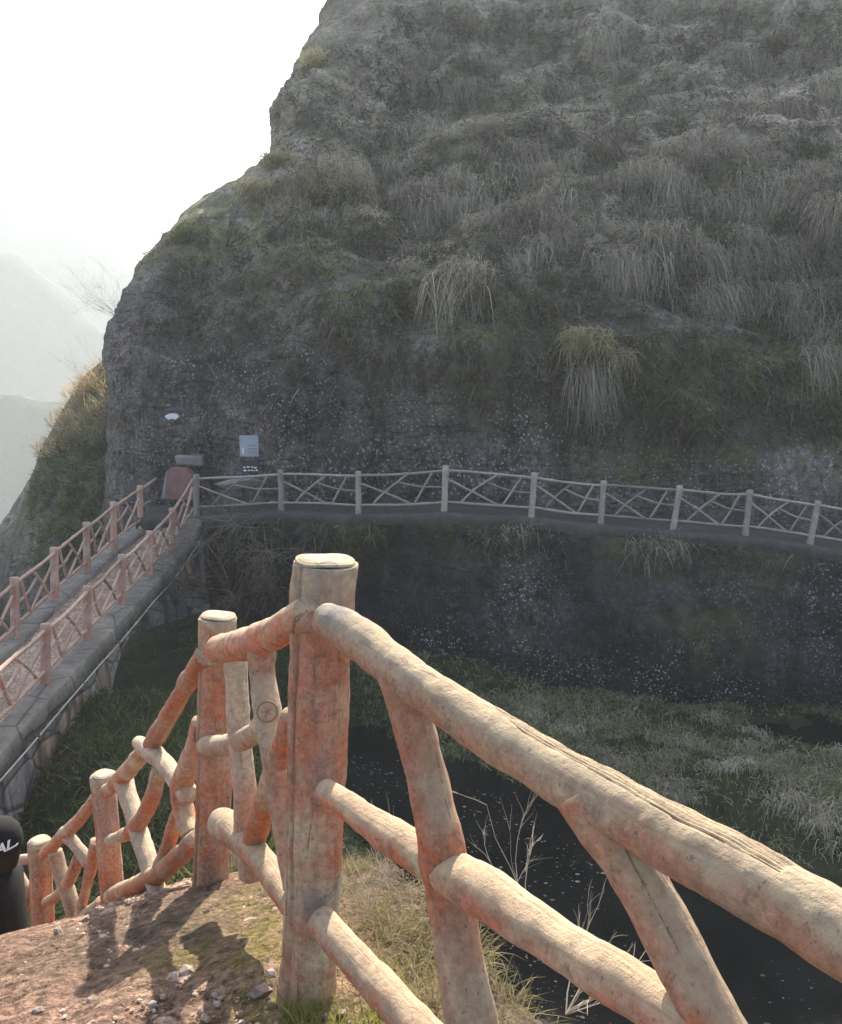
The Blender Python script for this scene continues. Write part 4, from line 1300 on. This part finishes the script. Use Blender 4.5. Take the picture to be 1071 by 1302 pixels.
def tuft_thing(name, u, v, n, L, mat, lab, cat, bvh=None, **kw):
    p, n_ = hit(u, v, bvh)
    if p is None: return
    tag(mesh_obj(name, *tuft_geo(p + fix_n(n_) * .05, fix_n(n_), n, L, **kw), mat), lab, cat)
tuft_thing('grass_tussock', 745, 432, 800, 1.05, M_STRAW, 'bright straw coloured grass tussock on the middle of the cliff, the palest of all', 'grass tussock', spread=.8, W=.022, droop=.6, up=.7, rad=.38)
tuft_thing('grass_tussock', 785, 452, 260, 1.1, M_STRAW, 'smaller straw coloured tussock leaning right beside the palest tussock', 'grass tussock', spread=.7, W=.02, droop=.6, up=.8, rad=.25)
tuft_thing('grass_tussock', 748, 470, 260, 1.6, M_TUFT, 'grey drooping tussock below the palest straw tussock on the cliff', 'grass tussock', spread=.4, W=.022, droop=1.1, up=.2, rad=.3)
tuft_thing('grass_tussock', 420, 232, 420, 1.9, M_STRAW, 'large yellowish bushy tussock on the left shoulder of the upper cliff', 'grass tussock', spread=.8, W=.022, droop=.6, up=.8, rad=.7)
tuft_thing('grass_tussock', 1060, 458, 420, .8, M_FRESH, 'fresh green grass patch on the ledge at the right end of the cliff', 'grass tussock', spread=.7, W=.02, droop=.5, up=.9, rad=.7)
for (u, v, lab) in ((318, 238, 'sunlit golden grass clump on the skyline notch of the cliff'), (345, 205, 'sunlit pale grass clump on the skyline just above the golden one'), (395, 75, 'faint hazy grass clump high on the cliff skyline')):
    tuft_thing('grass_clump', u + 7, v + 4, 420, 1.6, M_STRAW, lab, 'grass clump', spread=.7, W=.025, droop=.4, up=1.0, rad=.3)

rcs = random.Random(51)
for (u0, u1, v0, v1, cnt) in ((700, 1071, 60, 330, 13), (380, 500, 200, 280, 3), (500, 700, 180, 330, 4), (980, 1071, 330, 470, 4), (180, 420, 300, 420, 3)):
    for _ in range(cnt):
        p, n_ = hit(rcs.uniform(u0, u1), rcs.uniform(v0, v1))
        if p is None: continue
        SHRUBS.append((p, fix_n(n_)))
def leaf_geo(p, n, r, L, W):
    d = RNG.normal(size=(n, 3)); d /= np.linalg.norm(d, axis=1)[:, None]
    rt_ = np.array(p) + d * (r * RNG.uniform(.15, 1, n) ** .6)[:, None] * np.array([1.2, .7, .8])
    dd = d * .7 + RNG.normal(size=(n, 3)) * .6 + np.array([0, 0, -.2])
    return blade_geo(rt_, dd, L * RNG.uniform(.6, 1.3, n), W * RNG.uniform(.6, 1.3, n), L * .2 * np.ones(n), 2)
for (u, v, r) in ((640, 250, .5), (820, 250, .6), (910, 300, .5), (1010, 290, .6), (960, 420, .5), (560, 330, .4), (450, 260, .6), (400, 300, .5), (1040, 200, .5), (760, 200, .45), (700, 360, .4), (860, 170, .5), (980, 60, .5), (240, 300, .4), (1050, 520, .4)):
    p, n_ = hit(u, v)
    if p is None: continue
    o = mesh_obj('leafy_shrub', *leaf_geo(p + fix_n(n_) * .15, int(900 * r), r, .10, .045), M_LEAFG)
    tag(o, 'small dull green leafy shrub rooted among the grass tufts on the cliff', 'shrub', 'leafy shrubs on the cliff')

# short weeds all over the upper face: one uncountable cover
def cover(name, regions, mat, bvh, L, W, droop, up, spread, per=5, kind='stuff', segs=2):
    roots, dirs, ll = [], [], []
    for (u0, u1, v0, v1, cnt) in regions:
        us = RNG.uniform(u0, u1, cnt); vs = RNG.uniform(v0, v1, cnt)
        for u, v in zip(us, vs):
            p, n_ = hit(u, v, bvh)
            if p is None: continue
            if name == 'cliff_weeds' and (abs(u - 221) < 22 and abs(v - 529) < 22 or abs(u - 318) < 24 and 540 < v < 630): continue
            n_ = fix_n(n_)
            s = RNG.uniform(.6, 1.3)
            for _ in range(per):
                roots.append(np.array(p) + RNG.normal(size=3) * .10 * s)
                dirs.append(np.array(n_) * .5 + np.array([0, 0, up]) + RNG.normal(size=3) * spread)
                ll.append(L * s * RNG.uniform(.5, 1.2))
    roots, dirs, ll = np.array(roots), np.array(dirs), np.array(ll)
    Vb, Fb = blade_geo(roots, dirs, ll, W * RNG.uniform(.6, 1.5, len(ll)), ll * droop * RNG.uniform(.5, 1.3, len(ll)), segs)
    return tag(mesh_obj(name, Vb, Fb, mat), kind=kind)
cover('cliff_weeds', [(480, 1075, 10, 410, 5200), (700, 1075, 420, 560, 1300), (350, 520, 60, 330, 900), (180, 520, 280, 430, 700), (140, 420, 420, 600, 260), (420, 720, 400, 520, 350)], M_CLIFFG, CLIFF_BVH, .38, .04, .9, .3, .6, 7)

def ground_cover(name, n, poly, mat, bvh, L, W, droop, spread, per=8, zmin=None, dense=None, segs=3, rad=.06, lmod=None, fence_lim=None):
    roots, dirs, ll = [], [], []
    x0, x1, y0_, y1_ = poly
    tries = 0
    while len(roots) < n * per and tries < n * 12:
        tries += 1
        x, y = RNG.uniform(x0, x1), RNG.uniform(y0_, y1_)
        if dense is not None and RNG.uniform() > dense(x, y): continue
        h = bvh.ray_cast(Vector((x, y, 5)), Vector((0, 0, -1)))
        if h[0] is None: continue
        if zmin is not None and h[0].z < zmin: continue
        s = RNG.uniform(.5, 1.4)
        for _ in range(per):
            roots.append(np.array(h[0]) + np.append(RNG.normal(size=2) * rad, 0))
            dirs.append(np.array([0, 0, 1.]) + RNG.normal(size=3) * spread + np.array(h[1]) * .4)
            ll.append(L * s * RNG.uniform(.5, 1.2))
    roots, dirs, ll = np.array(roots), np.array(dirs), np.array(ll)
    Vb, Fb = blade_geo(roots, dirs, ll, W * RNG.uniform(.6, 1.5, len(ll)), ll * droop * RNG.uniform(.4, 1.4, len(ll)), segs)
    return tag(mesh_obj(name, Vb, Fb, mat), kind='stuff')
def dens_bank(x, y):
    return float(np.clip(.45 + .8 * vnoise(np.array([[x * .7, y * .7, 3.]]))[0], .08, 1)) * (1 if x > -1.5 else 0)
def dens_slope(x, y): 
    if x < -5.5 and y > 15.2: return .04
    return 1. if x < 0 else 0.
ground_cover('bank_grass', 3400, (-1.5, 14, 11.5, 21.5), M_BANKG, GUL_BVH, .42, .017, .95, .5, 10, WATER_Z + .02, dens_bank, 3, .13)
ground_cover('slope_grass', 6200, (-9.5, .2, 7, 22.5), M_SLOPEG, GUL_BVH, .34, .02, .55, .65, 8, WATER_Z + .05, dens_slope, 2, .09)

rbk = random.Random(31)
for i in range(80):
    u, v = rbk.uniform(560, 1075), 0
    t_ = (u - 560) / 515
    v = rbk.uniform(875 + 55 * t_, 950 + 130 * t_)
    p, n_ = hit(u, v, GUL_BVH)
    if p is None or p.z < WATER_Z: continue
    L = rbk.choice([.5, .7, .9, 1.1])
    o = mesh_obj('grass_tussock', *tuft_geo(p, (0, -.4, .5), 240, L, .55, .016, .9, .7, .22), M_TUFT if rbk.random() < .6 else M_BANKG)
    tag(o, 'drooping grass tussock among many on the bank above the black water', 'grass tussock', 'grass tussocks on the stream bank')

# floating leaves on the still water
mbf_V, mbf_F = [], []
for i in range(2200):
    while True:
        x, y = random.uniform(-1.5, 12), random.uniform(8, 17.5)
        if vnoise(np.array([[x * .6, y * .6, 9.]]))[0] + random.uniform(-.35, .35) > .12: break
    r = abs(random.gauss(0, .009)) + .004
    a = random.uniform(0, 6.28)
    b = len(mbf_V)
    for k in range(5):
        t = a + k * 2 * math.pi / 5
        mbf_V.append((x + r * math.cos(t) * 1.5, y + r * math.sin(t), WATER_Z + .004 + random.uniform(0, .002)))
    mbf_F.append([b + k for k in range(5)])
M_LEAF = blade_mat('floating_leaf', [(.06, .055, .04), (.16, .14, .11), (.30, .28, .25), (.10, .09, .07)], .1)
tag(mesh_obj('floating_leaves', mbf_V, mbf_F, M_LEAF), kind='stuff')

# dry grass on the lip beyond the fence
def dens_lip(x, y):
    f = fence_side(np.array([[x, y]]))[0]
    if f < .02 or f > .95: return 0
    d = .25 + .75 * smooth(.1, .4, f)
    return float(d) * float(np.clip(.55 + .7 * vnoise(np.array([[x * 3, y * 3, 1.]]))[0], .05, 1))
ground_cover('lip_grass', 1700, (-.75, 1.2, .9, 4.2), M_NEARG, NEAR_BVH, .11, .0030, .55, .6, 9, None, dens_lip, 3, .025)
def dens_foot(x, y):
    return 1. if (x + .2) ** 2 + (y - 1.93) ** 2 < .16 ** 2 and (x + .22) ** 2 + (y - 2.0) ** 2 > .07 ** 2 else 0
ground_cover('foot_grass', 70, (-.45, .1, 1.7, 2.2), M_GREENG, NEAR_BVH, .13, .0028, .45, .4, 9, None, dens_foot, 3, .02)
def dens_left(x, y):
    f = fence_side(np.array([[x, y]]))[0]
    return 1. if f > .12 and x < -.6 and y > 3.2 else 0
ground_cover('lip_weeds', 900, (-5.5, -.4, 3.2, 8.5), M_SLOPEG, NEAR_BVH, .26, .012, .6, .6, 8, None, dens_left, 2, .07)

# branching twigs
def twig_geo(base, height, lean, n_main, seed, r0, depth=3, spread=.6, droop=0., segs=4, sides=4):
    rg = random.Random(seed)
    mb_ = MB()
    def grow(p, d, L, r, lv):
        P = [p.copy()]; dd = d.copy()
        for _ in range(segs):
            dd = (dd + Vector((rg.gauss(0, .16), rg.gauss(0, .16), rg.gauss(0, .12) - droop))).normalized()
            P.append(P[-1] + dd * L / segs)
        mb_.add(*tube_geo(P, np.linspace(r, r * .35, len(P)), sides=sides, step=L / segs, capr=0)[:2])
        if lv > 0:
            for _ in range(rg.randint(2, 4)):
                k = rg.randint(1, segs)
                nd = (dd + Vector((rg.gauss(0, spread), rg.gauss(0, spread), rg.gauss(0, spread) + .1))).normalized()
                grow(P[k], nd, L * rg.uniform(.4, .7), r * .55, lv - 1)
    for _ in range(n_main):
        d = (Vector(lean) + Vector((rg.gauss(0, spread), rg.gauss(0, spread), rg.gauss(0, spread * .5)))).normalized()
        grow(Vector(base), d, height * rg.uniform(.6, 1.1), r0, depth)
    return np.vstack(mb_.V), mb_.F
def twig(name, base, height, lean, n_main, seed, r0, mat, lab, cat, **kw):
    tag(mesh_obj(name, *twig_geo(base, height, lean, n_main, seed, r0, **kw), mat), lab, cat)
for i, (p, n_) in enumerate(SHRUBS):
    o = mesh_obj('bare_shrub', *twig_geo(p, 1.0 + .5 * (i % 3), (n_.x * .6, n_.y * .6, n_.z * .5 + .6), 6, 300 + i, .014, depth=2, spread=.45), M_TWIG if i % 2 else M_DARKTWIG)
    tag(o, 'leafless grey shrub rooted in a crack among the tufts of the upper cliff', 'shrub', 'leafless shrubs on the cliff')
SHR = [((300, 668), 21.8, 1.3, (-.2, -.5, .5), 'tangled bare shrub hanging under the corner of the walkway fence'), ((262, 690), 21.3, 1.5, (-.1, -.6, .2), 'bare grey shrub at the bend of the bridge rail, below the tangled shrub'),
       ((340, 700), 21.3, 1.4, (0, -.6, .1), 'bare drooping shrub on the dark rock right of the bridge bend'), ((240, 740), 20.5, 1.5, (0, -.5, .4), 'thin dark shrub growing in front of the arch mouth'), ((300, 760), 20.0, 1.5, (.1, -.5, .4), 'wide dark shrub in the shade behind the second big post')]
for i, ((u, v), d, h, ln, lab) in enumerate(SHR):
    twig('bare_shrub', at(u, v, d), h, ln, 11, 40 + i, .012, M_TWIG if i < 3 else M_DARKTWIG, lab, 'shrub', depth=3, spread=.75, droop=.06)
cover('ledge_grass', [(225, 360, 640, 770, 500), (380, 480, 655, 690, 120), (600, 720, 655, 690, 160), (800, 1000, 672, 715, 260), (620, 720, 680, 840, 60)], M_CLIFFG, LOW_BVH, .34, .03, .9, .3, .6, 6)
cover('ledge_straw', [(640, 700, 658, 675, 60), (800, 870, 678, 700, 110), (300, 345, 640, 655, 40)], M_TUFT, LOW_BVH, .4, .02, .9, .3, .5, 8)
p, n_ = hit(150, 395)
twig('bare_bush', at(155, 405, 27.5), 1.5, (-.75, -.1, .5), 20, 77, .0045, M_TWIG, 'thin leafless bush sticking out from the cliff edge against the pale sky', 'bush', depth=3, spread=.5)
p, n_ = hit(380, 80)
twig('bare_bush', at(388, 86, 36), .8, (-.9, 0, .4), 3, 78, .010, M_TWIG, 'tiny bare sprig on the high skyline of the cliff', 'bush', depth=2, spread=.3)
twig('fallen_branch', at(905, 125, 34.5), 3.2, (.55, -.1, .6), 3, 79, .03, M_DARKTWIG, 'dark bare branch lying on the upper cliff beside the pale rock', 'branch', depth=1, spread=.12)
# shoulder plants
def cover_sh(name, regions, mat, L, W, droop, up, spread, per): return cover(name, regions, mat, SH_BVH, L, W, droop, up, spread, per)
cover_sh('hillside_reeds', [(70, 140, 455, 560, 300)], M_ORANGEG, .7, .026, .5, .9, .4, 7)
cover_sh('hillside_weeds', [(40, 140, 560, 720, 700)], M_SLOPEG, .32, .04, .5, .7, .6, 7)
rb_ = random.Random(9)
for i, (u, v, lab) in enumerate(((98, 480, 'tawny reed clump highest on the slope against the sky'), (80, 515, 'tawny reed clump in the middle of the sunlit slope edge'), (118, 470, 'tawny reed clump touching the cliff edge'), (62, 550, 'tawny reed clump lowest on the slope edge'))):
    tuft_thing('reed_clump', u + 8, v + 22, 200, 1.35, M_ORANGEG, lab, 'reeds', SH_BVH, spread=.4, W=.025, droop=.35, up=1.3, rad=.4)
twig('bare_bush', at(120, 500, 33), 1.8, (-.3, 0, .9), 4, 80, .006, M_TWIG, 'leafless bush rising out of the tawny reeds', 'bush', depth=3, spread=.3)

# dry weeds just past the fence
def weed(u, v, d, h, lean, seed, lab, n=3, mat=M_PALETWIG, r=.0022):
    twig('dry_weed', at(u, v, d), h, lean, n, seed, r, mat, lab, 'weed', depth=2, spread=.28)
weed(668, 1148, 2.7, .30, (-.35, .1, .9), 91, 'pale feathery dead weed standing out against the black water')
weed(650, 1160, 2.6, .2, (-.5, 0, .6), 92, 'low pale weed stem left of the feathery dead weed')
weed(470, 1150, 2.7, .22, (.2, .1, .8), 93, 'thin dry stems beside the big post over the dark water', 3)
weed(500, 1130, 2.75, .2, (-.3, .1, .9), 94, 'dry stems in the grass between the big post and the first baluster', 4)
#weed(330, 1000, 3.9, .35, (.1, 0, 1), 95, 'pale stems seen between the bars of the second panel', 4)
weed(720, 1290, 2.1, .2, (.5, .1, .6), 96, 'sprawling dry stems on the lip under the lower rail', 6)
twig('dead_branch', at(800, 985, 17.), 1.3, (-.6, -.2, .25), 4, 97, .014, M_TWIG, 'grey dead branch lying on the grassy bank', 'branch', depth=2, spread=.3)
twig('dead_branch', at(825, 1000, 16.6), .9, (.5, -.4, .3), 3, 98, .012, M_TWIG, 'smaller dead branch lying right of the long one on the bank', 'branch', depth=2, spread=.3)

# ------------------------------------------------------------------ person with the black cap, walking down
def person():
    PD = 3.82
    c = at(-4, 1068, PD)                # middle of the head
    foot = c.z - 1.24
    root = empty('person', (c.x, c.y, foot))
    tag(root, 'person in a black cap and long black coat going down the rubble slope', 'person')
    M_BLK = plain('black_cloth', (.012, .012, .014), .9, .3, 30, .004)
    M_SKIN = plain('skin', (.45, .28, .20), .6, .05)
    M_HAIR = plain('black_hair', (.01, .009, .009), .5, .2, 40)
    def skin_mesh(name, joints, edges, radii, mat, par):
        me = bpy.data.meshes.new(name)
        me.from_pydata([(j[0], j[1], j[2]) for j in joints], edges, [])
        o = bpy.data.objects.new(name, me); COL.objects.link(o); o.parent = par
        md = o.modifiers.new('skin', 'SKIN'); md.use_smooth_shade = True
        for i, r in enumerate(radii):
            me.skin_vertices[0].data[i].radius = (r, r) if not hasattr(r, '__len__') else r
        me.skin_vertices[0].data[0].use_root = True
        s_ = o.modifiers.new('sub', 'SUBSURF'); s_.levels = 2; s_.render_levels = 2
        me.materials.append(mat)
        return o
    # facing -x, local origin between the feet
    J = [(0, 0, .66), (0, 0, .82), (0, 0, 1.0), (.01, 0, 1.08), (0, 0, 1.14), (-.012, 0, 1.24), (-.01, 0, 1.30),
         (0, .07, .62), (-.05, .075, .36), (.0, .075, .06), (-.10, .08, .03),
         (0, -.07, .62), (.05, -.075, .36), (.10, -.075, .08), (.01, -.08, .04),
         (-.01, .12, 1.01), (-.02, .14, .82), (-.08, .14, .66), (-.11, .135, .58),
         (-.01, -.12, 1.01), (-.03, -.14, .82), (-.12, -.14, .68), (-.16, -.135, .60)]
    E = [(0, 1), (1, 2), (2, 3), (3, 4), (4, 5), (5, 6), (0, 7), (7, 8), (8, 9), (9, 10), (0, 11), (11, 12), (12, 13), (13, 14), (2, 15), (15, 16), (16, 17), (17, 18), (2, 19), (19, 20), (20, 21), (21, 22)]
    rad = [.10, .095, .105, .05, .045, .088, .075, .06, .045, .035, .03, .06, .045, .035, .03, .035, .03, .024, .02, .035, .03, .024, .02]
    skin_mesh('body', J, E, rad, M_SKIN, root)
    # long coat
    Vc, n = [], 28
    for z, a, b in ((.30, .115, .17), (.36, .112, .165), (.6, .10, .155), (.85, .096, .15), (.98, .094, .15), (1.04, .082, .13), (1.09, .066, .08), (1.13, .060, .062)):
        for i in range(n):
            t = 2 * math.pi * i / n
            w = 1 + (.05 * math.sin(5 * t + z * 9) + .03 * math.sin(11 * t - z * 14)) * (1.15 - z)
            Vc.append((c.x - .012 + a * w * math.cos(t), c.y + b * w * math.sin(t), foot + z))
    mesh_obj('coat', Vc, grid_faces(8, n, True), M_BLK, root)
    mb_ = MB()
    for s in (1, -1):
        P = [(c.x + J[k][0], c.y + J[k][1], foot + J[k][2]) for k in ((15, 16, 17) if s > 0 else (19, 20, 21))]
        mb_.add(*tube_geo(P, [.052, .045, .038], sides=12, step=.04, capr=.3)[:2])
    mb_.build('sleeve', M_BLK, root)
    mb_ = MB()
    for ks in ((7, 8, 9), (11, 12, 13)):
        P = [(c.x + J[k][0], c.y + J[k][1], foot + J[k][2]) for k in ks]
        mb_.add(*tube_geo(P, [.085, .07, .06], sides=12, step=.05, capr=.2)[:2])
    mb_.build('trousers', M_BLK, root)
    # hair under the cap, down to the collar
    Vh = []
    for z, a, b in ((-.13, .066, .06), (-.09, .078, .074), (-.04, .088, .084), (.02, .094, .088)):
        for i in range(n):
            t = 2 * math.pi * i / n
            Vh.append((c.x + .012 + a * math.cos(t), c.y + b * math.sin(t), c.z + z))
    mesh_obj('hair', Vh, grid_faces(4, n, True), M_HAIR, root)
    # cap: crown, band and peak (peak points left, away from view)
    Vk = []
    rows = [(-.045, 1.0), (-.02, 1.03), (.02, 1.02), (.055, .92), (.082, .72), (.098, .42), (.104, .1), (.1045, .001)]
    for z, f in rows:
        for i in range(n):
            t = 2 * math.pi * i / n
            Vk.append((c.x + .106 * f * math.cos(t) + .002, c.y + .094 * f * math.sin(t), c.z + z + .01 * math.cos(t) * (z < 0)))
    cap = mesh_obj('cap', Vk, grid_faces(len(rows), n, True), M_BLK, root)
    Vp = []
    for r_ in (0., .5, 1.):
        for i in range(11):
            t = math.pi * (.5 + .18 + .64 * i / 10)
            Vp.append((c.x + (.10 + .075 * r_ * abs(math.cos(t))) * math.cos(t), c.y + .092 * math.sin(t), c.z - .04 - .012 * r_))
    Vp += [(x, y, z - .006) for x, y, z in Vp]
    fp = grid_faces(3, 11).tolist(); fp += [[i + 33 for i in reversed(f)] for f in fp]
    mesh_obj('peak', Vp, fp, M_BLK, cap)
    # lettering sewn on the side of the cap
    cu = bpy.data.curves.new('cap_lettering', 'FONT'); cu.body = 'AL.'; cu.size = .060; cu.extrude = .002; cu.shear = .1; cu.offset = .0012
    to = bpy.data.objects.new('cap_lettering', cu); COL.objects.link(to)
    dg = bpy.context.evaluated_depsgraph_get()
    me = bpy.data.meshes.new_from_object(to.evaluated_get(dg))
    bpy.data.objects.remove(to)
    co = np.empty(len(me.vertices) * 3); me.vertices.foreach_get('co', co); co = co.reshape(-1, 3)
    co[:, 0] *= .76; co[:, 1] += co[:, 0] * .12; x0 = at(-3.5, 1085, PD - .09).x
    xs_ = x0 + (co[:, 0]); zs_ = at(-1, 1086, PD - .09).z + co[:, 1]
    f_ = np.interp(zs_ - c.z, [-.045, -.02, .02, .055, .082], [1.0, 1.03, 1.02, .92, .72])
    cx = (xs_ - c.x - .002) / (.106 * f_)
    ys_ = c.y - .094 * f_ * np.sqrt(np.clip(1 - cx ** 2, .02, 1)) - .006 - co[:, 2]
    Vt = np.stack([xs_, ys_, zs_], 1)
    fcs = [list(p.vertices) for p in me.polygons]
    mesh_obj('cap_lettering', Vt, fcs, M_WHITE, cap, flat=True)
person()

# ------------------------------------------------------------------ haze in the valley air
def haze():
    m = bpy.data.materials.new('valley_haze'); m.use_nodes = True
    t = m.node_tree
    for n in list(t.nodes):
        if n.type != 'OUTPUT_MATERIAL': t.nodes.remove(n)
    pv = t.nodes.new('ShaderNodeVolumePrincipled')
    pv.inputs['Color'].default_value = (.88, .95, 1.0, 1)
    pv.inputs['Density'].default_value = .0011
    pv.inputs['Anisotropy'].default_value = .1
    t.links.new(pv.outputs[0], t.nodes['Material Output'].inputs['Volume'])
    x0, x1, y0_, y1_, z0, z1 = -1180, 1180, -75, 1530, -130, 235
    Vv = [(x, y, z) for z in (z0, z1) for x, y in ((x0, y0_), (x1, y0_), (x1, y1_), (x0, y1_))]
    o = mesh_obj('haze', Vv, [[3, 2, 1, 0], [4, 5, 6, 7], [0, 1, 5, 4], [1, 2, 6, 5], [2, 3, 7, 6], [3, 0, 4, 7]], m, flat=True)
    tag(o, kind='stuff')
haze()
